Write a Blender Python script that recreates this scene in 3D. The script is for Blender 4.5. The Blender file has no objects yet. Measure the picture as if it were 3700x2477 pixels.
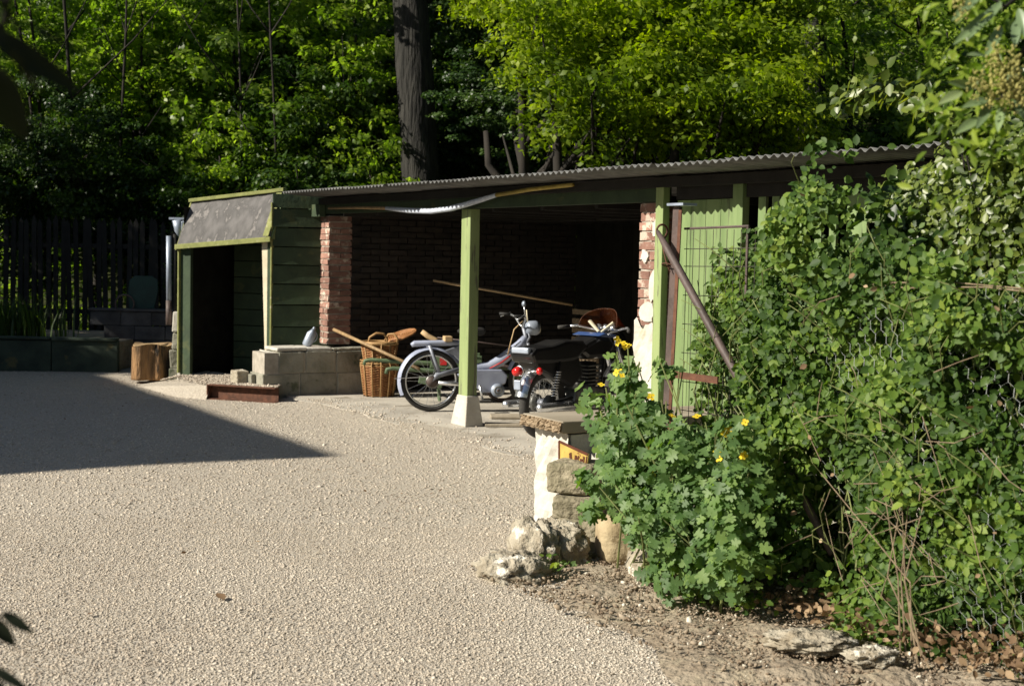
import bpy, math, random
import numpy as np
from mathutils import Vector, Matrix
PI = math.pi
R = math.radians
random.seed(7)
rng = np.random.default_rng(11)
S = bpy.context.scene
COL = S.collection

# ------------------------------------------------------------------ camera
cam_d = bpy.data.cameras.new('camera')
cam = bpy.data.objects.new('camera', cam_d); COL.objects.link(cam)
pitch, roll = math.atan(205 / 3253), R(1.15)
fw = Vector((0, math.cos(pitch), -math.sin(pitch)))
r0 = Vector((1, 0, 0)); u0 = Vector((0, math.sin(pitch), math.cos(pitch)))
rt = r0 * math.cos(roll) + u0 * math.sin(roll); up = -r0 * math.sin(roll) + u0 * math.cos(roll)
cam.matrix_world = Matrix(((rt.x, up.x, -fw.x, 0), (rt.y, up.y, -fw.y, 0), (rt.z, up.z, -fw.z, 1.6), (0, 0, 0, 1)))
cam_d.sensor_width = 36; cam_d.lens = 50.0; cam_d.clip_end = 400; cam_d.clip_start = 0.05
cam_d.dof.use_dof = True; cam_d.dof.focus_distance = 9.0; cam_d.dof.aperture_fstop = 4.5
S.camera = cam

# ------------------------------------------------------------------ light
SUN_AZ = Vector((0.94, 0.342, 0)).normalized()      # the way the rays travel
SUN_EL = R(32)
W = bpy.data.worlds.new('World'); S.world = W; W.use_nodes = True
nt = W.node_tree; bg = nt.nodes['Background']
sky = nt.nodes.new('ShaderNodeTexSky'); sky.sky_type = 'NISHITA'; sky.sun_disc = False
sky.sun_elevation = SUN_EL
sky.sun_rotation = math.atan2(-SUN_AZ.x, -SUN_AZ.y)
nt.links.new(sky.outputs[0], bg.inputs[0]); bg.inputs[1].default_value = 0.05
sd = bpy.data.lights.new('sun', 'SUN'); sd.energy = 5.0; sd.angle = R(0.5); sd.color = (1, 0.93, 0.80)
sun = bpy.data.objects.new('sun', sd); COL.objects.link(sun)
sdir = Vector((SUN_AZ.x * math.cos(SUN_EL), SUN_AZ.y * math.cos(SUN_EL), -math.sin(SUN_EL)))
sun.rotation_euler = sdir.to_track_quat('-Z', 'Y').to_euler()
sun.location = (-10, 5, 20)
S.view_settings.view_transform = 'Standard'; S.view_settings.look = 'None'
S.view_settings.exposure = 0.68; S.view_settings.gamma = 1; S.view_settings.use_curve_mapping = False
S.render.engine = 'CYCLES'
cy = S.cycles
cy.max_bounces = 5; cy.diffuse_bounces = 2; cy.glossy_bounces = 3; cy.transmission_bounces = 4; cy.transparent_max_bounces = 6
cy.caustics_reflective = False; cy.caustics_refractive = False

# ------------------------------------------------------------------ frames
P0 = Vector((-0.39, 12.737, 0)); UU = Vector((0.5, -0.8660254, 0)); WW = Vector((0.8660254, 0.5, 0))
RZ = R(-60)
def L(s, t, z=0): return P0 + UU * s + WW * t + Vector((0, 0, z))
def loc_st(x, y):
    dx, dy = x - P0.x, y - P0.y
    return dx * UU.x + dy * UU.y, dx * WW.x + dy * WW.y

# ------------------------------------------------------------------ materials
def hexc(c): return (c[0], c[1], c[2], 1)
def mat(name, a, b=None, scale=8, rough=0.7, metal=0, bump=0.0, bscale=60, rnd=0.0, spec=0.4, stretch=None, detail=4, c=None, cscale=2, cthr=0.6, coat=0.0, bdist=0.01):
    m = bpy.data.materials.new(name); m.use_nodes = True
    n = m.node_tree; N = n.nodes; K = n.links.new
    P = N['Principled BSDF']; P.inputs['Roughness'].default_value = rough; P.inputs['Metallic'].default_value = metal
    P.inputs['Specular IOR Level'].default_value = spec; P.inputs['Coat Weight'].default_value = coat
    P.inputs['Base Color'].default_value = hexc(a)
    geo = N.new('ShaderNodeNewGeometry'); vec = geo.outputs['Position']
    if stretch:
        tc = N.new('ShaderNodeTexCoord'); mp = N.new('ShaderNodeMapping'); mp.inputs['Scale'].default_value = stretch
        K(tc.outputs['Object'], mp.inputs[0]); vec = mp.outputs[0]
    out = None
    if b is not None:
        t = N.new('ShaderNodeTexNoise'); t.inputs['Scale'].default_value = scale; t.inputs['Detail'].default_value = detail
        K(vec, t.inputs['Vector'])
        mr = N.new('ShaderNodeMapRange'); mr.inputs[1].default_value = 0.35; mr.inputs[2].default_value = 0.65; K(t.outputs[0], mr.inputs[0])
        mx = N.new('ShaderNodeMix'); mx.data_type = 'RGBA'; mx.inputs[6].default_value = hexc(a); mx.inputs[7].default_value = hexc(b)
        K(mr.outputs[0], mx.inputs[0]); out = mx.outputs[2]
        if c is not None:
            t2 = N.new('ShaderNodeTexNoise'); t2.inputs['Scale'].default_value = cscale; t2.inputs['Detail'].default_value = 6
            t2.inputs['Roughness'].default_value = 0.65
            K(vec, t2.inputs['Vector'])
            m2 = N.new('ShaderNodeMapRange'); m2.inputs[1].default_value = cthr; m2.inputs[2].default_value = cthr + 0.06; K(t2.outputs[0], m2.inputs[0])
            mx2 = N.new('ShaderNodeMix'); mx2.data_type = 'RGBA'; K(out, mx2.inputs[6]); mx2.inputs[7].default_value = hexc(c)
            K(m2.outputs[0], mx2.inputs[0]); out = mx2.outputs[2]
    if rnd:
        oi = N.new('ShaderNodeObjectInfo'); hs = N.new('ShaderNodeHueSaturation')
        m3 = N.new('ShaderNodeMapRange'); m3.inputs[3].default_value = 1 - rnd; m3.inputs[4].default_value = 1 + rnd
        K(oi.outputs['Random'], m3.inputs[0]); K(m3.outputs[0], hs.inputs['Value'])
        if out: K(out, hs.inputs['Color'])
        else: hs.inputs['Color'].default_value = hexc(a)
        out = hs.outputs[0]
    if out: K(out, P.inputs['Base Color'])
    if bump:
        t = N.new('ShaderNodeTexNoise'); t.inputs['Scale'].default_value = bscale; t.inputs['Detail'].default_value = 5; K(vec, t.inputs['Vector'])
        bp = N.new('ShaderNodeBump'); bp.inputs['Strength'].default_value = bump; bp.inputs['Distance'].default_value = bdist
        K(t.outputs[0], bp.inputs['Height']); K(bp.outputs[0], P.inputs['Normal'])
    return m

def leafmat(name, c1, c2, c3, trans=0.5, tcol=(1.5, 1.6, 0.5), rough=0.45, spec=0.35):
    m = bpy.data.materials.new(name); m.use_nodes = True
    n = m.node_tree; N = n.nodes; K = n.links.new
    P = N['Principled BSDF']; P.inputs['Roughness'].default_value = rough; P.inputs['Specular IOR Level'].default_value = spec
    at = N.new('ShaderNodeAttribute'); at.attribute_name = 'tone'
    oi = N.new('ShaderNodeObjectInfo')
    ad = N.new('ShaderNodeMath'); ad.operation = 'ADD'; K(at.outputs['Fac'], ad.inputs[0])
    mu = N.new('ShaderNodeMath'); mu.operation = 'MULTIPLY_ADD'; mu.inputs[1].default_value = 0.3; mu.inputs[2].default_value = -0.15
    K(oi.outputs['Random'], mu.inputs[0]); K(mu.outputs[0], ad.inputs[1])
    cr = N.new('ShaderNodeValToRGB'); e = cr.color_ramp.elements
    e[0].position = 0.1; e[0].color = hexc(c1); e[1].position = 0.95; e[1].color = hexc(c3)
    k = cr.color_ramp.elements.new(0.5); k.color = hexc(c2)
    K(ad.outputs[0], cr.inputs[0]); K(cr.outputs[0], P.inputs['Base Color'])
    tr = N.new('ShaderNodeBsdfTranslucent'); vm = N.new('ShaderNodeVectorMath'); vm.operation = 'MULTIPLY'; vm.inputs[1].default_value = tcol
    K(cr.outputs[0], vm.inputs[0]); K(vm.outputs[0], tr.inputs[0])
    mx = N.new('ShaderNodeMixShader'); mx.inputs[0].default_value = trans
    K(P.outputs[0], mx.inputs[1]); K(tr.outputs[0], mx.inputs[2]); K(mx.outputs[0], N['Material Output'].inputs[0])
    return m

M = {}
M['gravel_base'] = mat('gravel_base', (.48, .43, .355), (.38, .33, .265), 45, 0.95, bump=1.0, bscale=55, bdist=0.02)
def pebmat(nm='pebble', dk=None):
    m = bpy.data.materials.new(nm); m.use_nodes = True
    n = m.node_tree; N = n.nodes; K = n.links.new; P = N['Principled BSDF']; P.inputs['Roughness'].default_value = 0.9
    P.inputs['Specular IOR Level'].default_value = 0.2
    at = N.new('ShaderNodeAttribute'); at.attribute_name = 'tone'
    cr = N.new('ShaderNodeValToRGB'); e = cr.color_ramp.elements
    e[0].position = 0; e[0].color = (.27, .22, .175, 1); e[1].position = 1; e[1].color = (.67, .61, .52, 1)
    k = e.new(.2); k.color = (.45, .385, .31, 1); k = e.new(.6); k.color = (.56, .49, .395, 1)
    if dk: e[0].color = (.15, .11, .075, 1); e[1].color = (.28, .22, .155, 1); e[2].color = (.40, .34, .26, 1); e[3].color = (.62, .57, .47, 1)
    K(at.outputs['Fac'], cr.inputs[0]); K(cr.outputs[0], P.inputs['Base Color']); return m
M['pebble'] = pebmat(); M['crumb'] = pebmat('crumb', 1)
M['soil'] = mat('soil', (.34, .285, .21), (.24, .19, .135), 9, 0.97, bump=1.0, bscale=28, bdist=0.03, c=(.32, .27, .19), cscale=5, cthr=.55)
M['forest_floor'] = mat('forest_floor', (.045, .05, .02), (.02, .022, .01), 2, 1.0, bump=.6, bscale=8, spec=.1)
M['concrete'] = mat('concrete', (.50, .46, .39), (.36, .33, .28), 2.2, 0.9, bump=.5, bscale=40, detail=8, c=(.27, .24, .19), cscale=2.6, cthr=.56)
M['block'] = mat('block', (.30, .285, .23), (.18, .175, .135), 5, 0.95, bump=.8, bscale=22, rnd=.15, c=(.10, .11, .07), cscale=4, cthr=.58, bdist=.02)
M['white_plaster'] = mat('white_plaster', (.56, .54, .48), (.46, .43, .37), 5, 0.9, bump=.6, bscale=25, c=(.40, .38, .28), cscale=4, cthr=.62, bdist=.015)
M['mortar'] = mat('mortar', (.42, .38, .32), (.30, .27, .22), 14, 0.95, bump=.6, bscale=50)
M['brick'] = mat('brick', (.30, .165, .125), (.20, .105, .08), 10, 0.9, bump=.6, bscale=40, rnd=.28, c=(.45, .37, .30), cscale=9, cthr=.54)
M['brick_shaded'] = mat('brick_shaded', (.034, .027, .022), (.02, .017, .015), 10, 0.9, bump=.5, bscale=40, rnd=.3)  # brick darkened in the colour to stand in for shade inside the bay
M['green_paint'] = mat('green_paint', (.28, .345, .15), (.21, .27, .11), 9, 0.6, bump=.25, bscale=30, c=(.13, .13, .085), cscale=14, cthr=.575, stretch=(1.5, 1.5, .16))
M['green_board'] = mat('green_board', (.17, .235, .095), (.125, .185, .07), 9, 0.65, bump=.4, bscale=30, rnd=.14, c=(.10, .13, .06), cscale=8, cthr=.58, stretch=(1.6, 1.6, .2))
M['green_shaded'] = mat('green_shaded', (.04, .065, .03), (.027, .045, .022), 6, 0.75, bump=.35, bscale=25, rnd=.15, c=(.06, .075, .03), cscale=4, cthr=.58)  # green darkened in the colour for shade under the eaves and in the lean-to
M['olive'] = mat('olive', (.25, .26, .085), (.18, .195, .06), 12, 0.8, bump=.4, bscale=40, c=(.34, .33, .2), cscale=14, cthr=.6)
M['felt'] = mat('felt', (.16, .152, .148), (.085, .082, .08), 5, 0.95, bump=.5, bscale=60, c=(.22, .205, .195), cscale=5, cthr=.57, stretch=(2.2, 2.2, .45))
M['cream'] = mat('cream', (.66, .60, .44), (.54, .48, .34), 7, 0.75, bump=.2, bscale=30)
M['dark_wood'] = mat('dark_wood', (.022, .020, .017), (.013, .012, .010), 6, 0.85, bump=.3, bscale=20, rnd=.2)  # wood darkened in the colour for shade under the roof and at the fence
M['shaded_wood'] = mat('shaded_interior_wood', (.02, .02, .016), (.012, .012, .01), 6, 0.95, rnd=.2, spec=.1)  # wood coloured near black to stand in for indoor shade
M['corr'] = mat('corrugated_iron', (.15, .15, .145), (.08, .08, .075), 7, 0.5, metal=.2, bump=.15, bscale=30, rnd=.1, c=(.14, .10, .07), cscale=3, cthr=.62)
M['rust'] = mat('rust', (.14, .06, .035), (.075, .035, .022), 18, 0.8, bump=.5, bscale=60, spec=.3)
M['brown_iron'] = mat('brown_iron', (.10, .07, .062), (.06, .045, .04), 14, 0.6, bump=.3, bscale=50)
M['zinc'] = mat('zinc', (.38, .43, .52), (.26, .30, .37), 8, 0.45, metal=.3, bump=.1, bscale=30)
M['log_side'] = mat('log_side', (.38, .21, .09), (.10, .06, .03), 3, 0.9, bump=1.0, bscale=14, bdist=.04, stretch=(3, 3, .6), c=(.02, .015, .01), cscale=2.2, cthr=.55)
M['log_end'] = mat('log_end', (.42, .29, .15), (.26, .17, .085), 10, 0.9, bump=.5, bscale=20)
M['wicker'] = mat('wicker', (.36, .165, .06), (.22, .095, .035), 25, 0.6, bump=.3, bscale=80, c=(.52, .32, .15), cscale=20, cthr=.6)
M['wicker_pale'] = mat('wicker_pale', (.42, .26, .11), (.32, .18, .07), 25, 0.6, bump=.3, bscale=80)
M['cart_green'] = mat('cart_green', (.12, .17, .09), (.07, .11, .055), 8, 0.6, bump=.2, bscale=30)
M['stick'] = mat('stick', (.34, .23, .11), (.22, .14, .07), 10, 0.6, bump=.2, bscale=50, stretch=(4, 4, .6))
M['bamboo_y'] = mat('bamboo_yellow', (.42, .32, .07), (.3, .22, .05), 14, 0.5)
M['cloth_wrap'] = mat('cloth_wrap', (.55, .60, .68), (.42, .46, .54), 30, 0.8, bump=.4, bscale=90)
M['tan'] = mat('tan_grip', (.52, .37, .20), (.44, .30, .16), 20, 0.6)
M['silver'] = mat('silver_paint', (.38, .42, .54), (.31, .34, .45), 8, 0.35, metal=.0, coat=.6)
M['silver_dk'] = mat('silver_dark', (.27, .29, .34), (.17, .18, .21), 9, 0.5, metal=.3)
M['chrome'] = mat('chrome', (.85, .87, .9), (.7, .71, .73), 22, 0.27, metal=.9)
M['rubber'] = mat('rubber', (.055, .052, .048), (.035, .033, .03), 20, 0.85, bump=.4, bscale=120)
M['black'] = mat('black_paint', (.012, .012, .013), (.018, .018, .018), 8, 0.35, coat=.4)
M['black_m'] = mat('black_matte', (.02, .019, .018), (.012, .012, .012), 8, 0.7)
M['engine'] = mat('engine_alu', (.25, .25, .24), (.12, .12, .11), 20, 0.5, metal=.6)
M['blue'] = mat('blue_paint', (.06, .12, .32), (.05, .10, .27), 6, 0.3, coat=.5)
M['red_paint'] = mat('red_paint', (.50, .03, .03), (.42, .02, .02), 8, 0.4)
M['red_lens'] = mat('red_lens', (.60, .02, .02), (.50, .012, .012), 30, 0.15, coat=.6)
M['stone'] = mat('stone', (.31, .27, .19), (.14, .125, .075), 9, 0.95, bump=1.0, bscale=24, bdist=.03, rnd=.12, c=(.11, .11, .06), cscale=7, cthr=.56)
M['stone_warm'] = mat('stone_warm', (.42, .34, .21), (.28, .21, .12), 8, 0.95, bump=.7, bscale=30, bdist=.015, c=(.20, .15, .08), cscale=6, cthr=.6)
M['rubble'] = mat('rubble', (.40, .36, .28), (.25, .21, .15), 10, 0.95, bump=1.0, bscale=26, bdist=.04, c=(.66, .62, .53), cscale=6, cthr=.56)
M['plank_grey'] = mat('plank_grey', (.36, .31, .235), (.26, .22, .16), 4, 0.85, bump=.4, bscale=30, stretch=(1, .25, 1), c=(.17, .13, .09), cscale=3, cthr=.6)
M['plank_end'] = mat('plank_end', (.34, .26, .17), (.19, .135, .08), 40, 0.95, bump=1.0, bscale=40, bdist=.02)
M['sign_y'] = mat('sign_yellow', (.46, .34, .09), (.34, .23, .06), 12, 0.45, c=(.16, .06, .02), cscale=14, cthr=.62)
M['sign_b'] = mat('sign_brown', (.10, .03, .015), (.07, .02, .01), 12, 0.5)
M['bark'] = mat('bark', (.036, .034, .029), (.012, .0115, .010), 3, 0.95, bump=1.0, bscale=5, bdist=.06, stretch=(5, 5, .8))
M['bark_dark'] = mat('bark_dark', (.030, .025, .02), (.014, .012, .01), 4, 0.95, bump=.6, bscale=12, stretch=(2, 2, .5))
M['stem'] = mat('stem', (.17, .20, .06), (.12, .13, .05), 12, 0.7)
M['twig'] = mat('dry_twig', (.25, .19, .12), (.15, .11, .07), 20, 0.8)
M['teal'] = mat('teal_paint', (.014, .05, .042), (.01, .032, .027), 8, 0.6)  # teal darkened to put the left yard's shade into the colour
M['moss'] = mat('mossy_concrete', (.045, .062, .043), (.025, .036, .027), 5, 0.95, bump=.6, bscale=18, c=(.09, .085, .04), cscale=4, cthr=.60)  # mossy concrete, base colour darkened to put in the left yard's shade
M['blue_block'] = mat('dim_block', (.075, .075, .078), (.04, .04, .042), 6, 0.95, bump=.6, bscale=20, rnd=.2)  # block grey darkened so the colour carries the left yard's shade
M['wire'] = mat('galvanised_wire', (.50, .52, .52), (.34, .36, .36), 40, 0.45, metal=.4)
M['wire_dk'] = mat('dark_wire', (.05, .045, .035), None, rough=.7)
M['petal'] = leafmat('petal', (.75, .52, .02), (.82, .60, .03), (.88, .68, .05), .35, (1.1, 1, .4), .6)
M['blossom'] = leafmat('blossom', (.40, .38, .12), (.52, .48, .16), (.62, .56, .22), .3, (1, 1, .6), .7)
M['dryleaf'] = leafmat('dry_leaf', (.16, .10, .055), (.27, .18, .10), (.42, .31, .19), .2, (1, .8, .6), .8)
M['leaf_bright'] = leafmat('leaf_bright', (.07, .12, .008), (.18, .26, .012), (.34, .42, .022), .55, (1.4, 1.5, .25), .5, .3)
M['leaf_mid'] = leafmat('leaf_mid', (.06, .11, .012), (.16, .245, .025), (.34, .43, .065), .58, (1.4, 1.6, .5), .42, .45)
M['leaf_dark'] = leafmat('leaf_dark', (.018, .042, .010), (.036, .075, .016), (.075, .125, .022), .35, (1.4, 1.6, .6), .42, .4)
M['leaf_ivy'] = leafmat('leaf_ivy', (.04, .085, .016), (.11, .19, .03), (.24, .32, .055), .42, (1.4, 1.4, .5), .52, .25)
M['leaf_shrub'] = leafmat('leaf_shrub', (.055, .09, .014), (.11, .16, .024), (.20, .25, .045), .45, (1.5, 1.4, .4), .38, .5)
M['leaf_cel'] = leafmat('leaf_celandine', (.08, .15, .045), (.13, .22, .07), (.20, .30, .085), .45, (1.4, 1.5, .35), .5, .35)
M['leaf_black'] = leafmat('leaf_blackish', (.010, .016, .008), (.016, .022, .010), (.026, .032, .012), .08, (1.2, 1.2, .5), .5, .3)
M['leaf_pale'] = leafmat('leaf_pale', (.14, .20, .10), (.20, .28, .13), (.28, .35, .16), .2, (1.2, 1.3, .5), .3, .6)
M['grassy'] = leafmat('grass_blade', (.03, .055, .015), (.05, .09, .02), (.09, .14, .03), .4)
M['house'] = mat('house_render', (.45, .42, .36), (.4, .37, .31), 3, .9)
M['glass'] = mat('window_glass', (.03, .035, .04), None, rough=.08)
def amber():
    m = bpy.data.materials.new('amber_screen'); m.use_nodes = True; n = m.node_tree; N = n.nodes; K = n.links.new
    P = N['Principled BSDF']; P.inputs['Base Color'].default_value = (.20, .07, .03, 1); P.inputs['Roughness'].default_value = .12
    tr = N.new('ShaderNodeBsdfTransparent'); tr.inputs[0].default_value = (.75, .5, .35, 1)
    mx = N.new('ShaderNodeMixShader'); mx.inputs[0].default_value = .12
    K(tr.outputs[0], mx.inputs[1]); K(P.outputs[0], mx.inputs[2]); K(mx.outputs[0], N['Material Output'].inputs[0]); return m
M['amber'] = amber()

# ------------------------------------------------------------------ mesh helpers
class MB:
    def __init__(s): s.v = []; s.f = []
    def add(s, vs, fs):
        o = len(s.v); s.v += [tuple(v) for v in vs]; s.f += [tuple(i + o for i in f) for f in fs]; return s
    def box(s, x0, x1, y0, y1, z0, z1, M4=None, jit=0.0, ch=0.0):
        vs = [Vector((x, y, z)) for x in (x0, x1) for y in (y0, y1) for z in (z0, z1)]
        if jit: vs = [v + Vector((random.uniform(-jit, jit), random.uniform(-jit, jit), random.uniform(-jit, jit))) for v in vs]
        if M4: vs = [M4 @ v for v in vs]
        return s.add(vs, [(0, 1, 3, 2), (4, 6, 7, 5), (0, 4, 5, 1), (2, 3, 7, 6), (0, 2, 6, 4), (1, 5, 7, 3)])
    def tube(s, pts, rad, n=8, cap=True, sq=None):
        pts = [Vector(p) for p in pts]
        if not isinstance(rad, (list, tuple)): rad = [rad] * len(pts)
        o = len(s.v); ref = None
        for i, p in enumerate(pts):
            d = (pts[min(i + 1, len(pts) - 1)] - pts[max(i - 1, 0)])
            if d.length < 1e-9: d = Vector((0, 0, 1))
            d.normalize()
            if ref is None: ref = Vector((0, 0, 1)) if abs(d.z) < .9 else Vector((1, 0, 0))
            a = d.cross(ref)
            if a.length < 1e-6: a = d.cross(Vector((0, 1, 0)))
            a.normalize(); b = a.cross(d); ref = b
            for k in range(n):
                th = 2 * PI * k / n
                ra = rad[i]
                rb = ra if sq is None else ra * sq
                s.v.append(tuple(p + a * math.cos(th) * rb + b * math.sin(th) * ra))
        for i in range(len(pts) - 1):
            for k in range(n):
                k2 = (k + 1) % n
                s.f.append((o + i * n + k, o + i * n + k2, o + (i + 1) * n + k2, o + (i + 1) * n + k))
        if cap:
            s.f.append(tuple(o + k for k in range(n))[::-1]); e = o + (len(pts) - 1) * n; s.f.append(tuple(e + k for k in range(n)))
        return s
    def torus(s, c, ax, Rr, r, n=32, m=8, a0=0, a1=2 * PI, sq=1.0, wob=0.0):
        c = Vector(c); ax = Vector(ax).normalized(); e1 = ax.orthogonal().normalized()
        if abs(ax.y) > .9: e1 = Vector((1, 0, 0))
        if abs(ax.z) > .9: e1 = Vector((1, 0, 0))
        e2 = ax.cross(e1) * -1 if abs(ax.y) > .9 else ax.cross(e1)
        full = abs(a1 - a0 - 2 * PI) < 1e-6; o = len(s.v); cnt = n if full else n + 1
        for i in range(cnt):
            th = a0 + (a1 - a0) * i / n; d = e1 * math.cos(th) + e2 * math.sin(th)
            w = random.uniform(-wob, wob)
            for k in range(m):
                ph = 2 * PI * k / m
                s.v.append(tuple(c + d * (Rr + w + r * math.cos(ph)) + ax * (r * sq * math.sin(ph))))
        for i in range(n):
            i2 = (i + 1) % cnt if full else i + 1
            for k in range(m):
                k2 = (k + 1) % m
                s.f.append((o + i * m + k, o + i * m + k2, o + i2 * m + k2, o + i2 * m + k))
        return s
    def disc(s, c, ax, r, h, n=20):  # cylinder
        c = Vector(c); ax = Vector(ax).normalized(); return s.tube([c - ax * h / 2, c + ax * h / 2], r, n)
    def ell(s, c, rx, ry, rz, nu=14, nv=9, jit=0.0):
        o = len(s.v); c = Vector(c)
        for j in range(nv + 1):
            ph = PI * j / nv
            for i in range(nu):
                th = 2 * PI * i / nu; k = 1 + random.uniform(-jit, jit)
                s.v.append((c.x + rx * k * math.sin(ph) * math.cos(th), c.y + ry * k * math.sin(ph) * math.sin(th), c.z + rz * k * math.cos(ph)))
        for j in range(nv):
            for i in range(nu):
                i2 = (i + 1) % nu
                s.f.append((o + j * nu + i, o + (j + 1) * nu + i, o + (j + 1) * nu + i2, o + j * nu + i2))
        return s
    def prism(s, poly, z0, z1):  # poly xy
        n = len(poly)
        return s.add([(x, y, z0) for x, y in poly] + [(x, y, z1) for x, y in poly],
                     [tuple(range(n))[::-1], tuple(range(n, 2 * n))] + [(i, (i + 1) % n, n + (i + 1) % n, n + i) for i in range(n)])
    def plate(s, poly, y0, y1):  # poly in xz, thick along y
        n = len(poly)
        return s.add([(x, y0, z) for x, z in poly] + [(x, y1, z) for x, z in poly],
                     [tuple(range(n)), tuple(range(n, 2 * n))[::-1]] + [(i, n + i, n + (i + 1) % n, (i + 1) % n) for i in range(n)])
    def mesh(s, name, m=None, smooth=False):
        me = bpy.data.meshes.new(name); me.from_pydata(s.v, [], s.f)
        if m is not None: me.materials.append(M[m] if isinstance(m, str) else m)
        if smooth: me.polygons.foreach_set('use_smooth', [True] * len(me.polygons))
        me.update(); return me
    def build(s, name, m, parent=None, smooth=False, bevel=0.0, **kw):
        return obj(name, s.mesh(name, m, smooth), parent, bevel=bevel, **kw)

def obj(name, me, parent=None, loc=None, rot=None, scale=None, bevel=0.0, kind=None, label=None, cat=None, group=None):
    o = bpy.data.objects.new(name, me); COL.objects.link(o)
    if parent: o.parent = parent
    if loc is not None: o.location = loc
    if rot is not None: o.rotation_euler = rot
    if scale is not None: o.scale = scale
    if bevel:
        b = o.modifiers.new('bevel', 'BEVEL'); b.width = bevel; b.segments = 2; b.limit_method = 'ANGLE'; b.angle_limit = R(40)
    if kind: o['kind'] = kind
    if label: o['label'] = label
    if cat: o['category'] = cat
    if group: o['group'] = group
    return o
def thing(name, label, cat, loc=(0, 0, 0), rz=0.0, group=None):
    return obj(name, None, None, loc, (0, 0, rz), label=label, cat=cat, group=group)

def npmesh(name, V, F, m, tone=None, smooth=False):
    """V (n,3) float, F (k,c) int"""
    me = bpy.data.meshes.new(name)
    V = np.asarray(V, np.float32); F = np.asarray(F, np.int32); c = F.shape[1]
    me.vertices.add(len(V)); me.vertices.foreach_set('co', V.ravel())
    me.loops.add(F.size); me.loops.foreach_set('vertex_index', F.ravel())
    me.polygons.add(len(F)); me.polygons.foreach_set('loop_start', np.arange(0, F.size, c, dtype=np.int32))
    if smooth: me.polygons.foreach_set('use_smooth', np.ones(len(F), bool))
    me.materials.append(M[m]); me.update(calc_edges=True)
    if tone is not None:
        a = me.attributes.new('tone', 'FLOAT', 'POINT'); a.data.foreach_set('value', np.asarray(tone, np.float32))
    return me

# leaf templates: verts, tri faces; leaf grows along +y, faces +z
T_DIA = (np.array([(0, 0, 0), (-.32, .45, .07), (0, 1, -.06), (.32, .45, .07)]), np.array([(0, 3, 1), (3, 2, 1)]))
T_OVAL = (np.array([(0, 0, 0), (-.30, .28, .05), (-.31, .62, .03), (0, 1, -.08), (.31, .62, .03), (.30, .28, .05), (0, .45, -.03)]),
          np.array([(0, 6, 1), (1, 6, 2), (2, 6, 3), (3, 6, 4), (4, 6, 5), (5, 6, 0)]))
def lobed():
    pts = [(0, 0)]
    out = [(-.16, .05), (-.42, .02), (-.50, .20), (-.30, .30), (-.20, .36), (-.52, .44), (-.58, .62), (-.36, .68), (-.20, .66), (-.26, .86), (-.10, 1.0), (.10, 1.0), (.26, .86), (.20, .66), (.36, .68), (.58, .62), (.52, .44), (.20, .36), (.30, .30), (.50, .20), (.42, .02), (.16, .05)]
    v = [(0, .45, -.02), (0, 0, 0)] + [(x, y, .10 * abs(x) - .10 * max(0, y - .6)) for x, y in out]
    n = len(out) + 1
    return np.array(v), np.array([(0, 1 + (i + 1) % n, 1 + i) for i in range(n)])
T_LOBE = lobed()
T_LONG = (np.array([(0, 0, 0), (-.13, .25, .03), (-.16, .6, .0), (0, 1, -.15), (.16, .6, 0), (.13, .25, .03), (0, .45, -.02)]), T_OVAL[1])

def unit(a): return a / np.maximum(np.linalg.norm(a, axis=1, keepdims=True), 1e-9)
def leaves(name, P, nrm, size, T, m, tone=None, droop=0.0, axis=None):
    """one mesh of leaves at P whose faces look along nrm"""
    P = np.asarray(P, float); N = len(P); nrm = unit(np.asarray(nrm, float))
    a = rng.normal(size=(N, 3)) if axis is None else np.asarray(axis, float)
    a[:, 2] -= droop
    y = unit(a - (a * nrm).sum(1, keepdims=True) * nrm); x = np.cross(y, nrm)
    tv, tf = T
    size = np.broadcast_to(np.asarray(size, float), (N,))
    V = P[:, None, :] + size[:, None, None] * (tv[None, :, 0:1] * x[:, None, :] + tv[None, :, 1:2] * y[:, None, :] + tv[None, :, 2:3] * nrm[:, None, :])
    F = tf[None] + (np.arange(N) * len(tv))[:, None, None]
    if tone is None: tone = rng.random(N)
    return npmesh(name, V.reshape(-1, 3), F.reshape(-1, 3), m, np.repeat(tone, len(tv)))

# ------------------------------------------------------------------ ground
def hill(x, y):
    s, t = loc_st(x, y)
    k = max(0, t - 5.0, (y - 24.0)) 
    return 0.5 * k * k / (k + 1.5) * 1.1 if k > 0 else 0.0
xs = [-60 + 2 * i for i in range(61)]; ys = [-10 + 2 * i for i in range(56)]
g = MB(); V = [(x, y, hill(x, y) - .12) for y in ys for x in xs]; nx = len(xs)
g.add(V, [(j * nx + i, j * nx + i + 1, (j + 1) * nx + i + 1, (j + 1) * nx + i) for j in range(len(ys) - 1) for i in range(nx - 1)])
g.build('hillside', 'forest_floor', smooth=True, kind='structure')
# gravel yard, a gently uneven sheet
def bank(t): return .022 * np.exp(-((t + .42) / .28) ** 2)
def gz(x, y): return .009 * math.sin(x * 1.7 + y * .6) + .007 * math.sin(y * 2.1 - x) + .010 + float(bank((x - P0.x) * .866 + (y - P0.y) * .5)) * (loc_st(x, y)[0] > -3)
g = MB(); n = 180; m_ = 190
xa = [-13 + 17 * i / n for i in range(n + 1)]; ya = [1 + 18.5 * j / m_ for j in range(m_ + 1)]
V = [(x, y, gz(x, y)) for y in ya for x in xa]
F = []
for j in range(m_):
    for i in range(n):
        cx, cy_ = (xa[i] + xa[i + 1]) / 2, (ya[j] + ya[j + 1]) / 2
        s, t = loc_st(cx, cy_)
        if t > -0.15 and s > -2.6: continue
        F.append((j * (n + 1) + i, j * (n + 1) + i + 1, (j + 1) * (n + 1) + i + 1, (j + 1) * (n + 1) + i))
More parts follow.
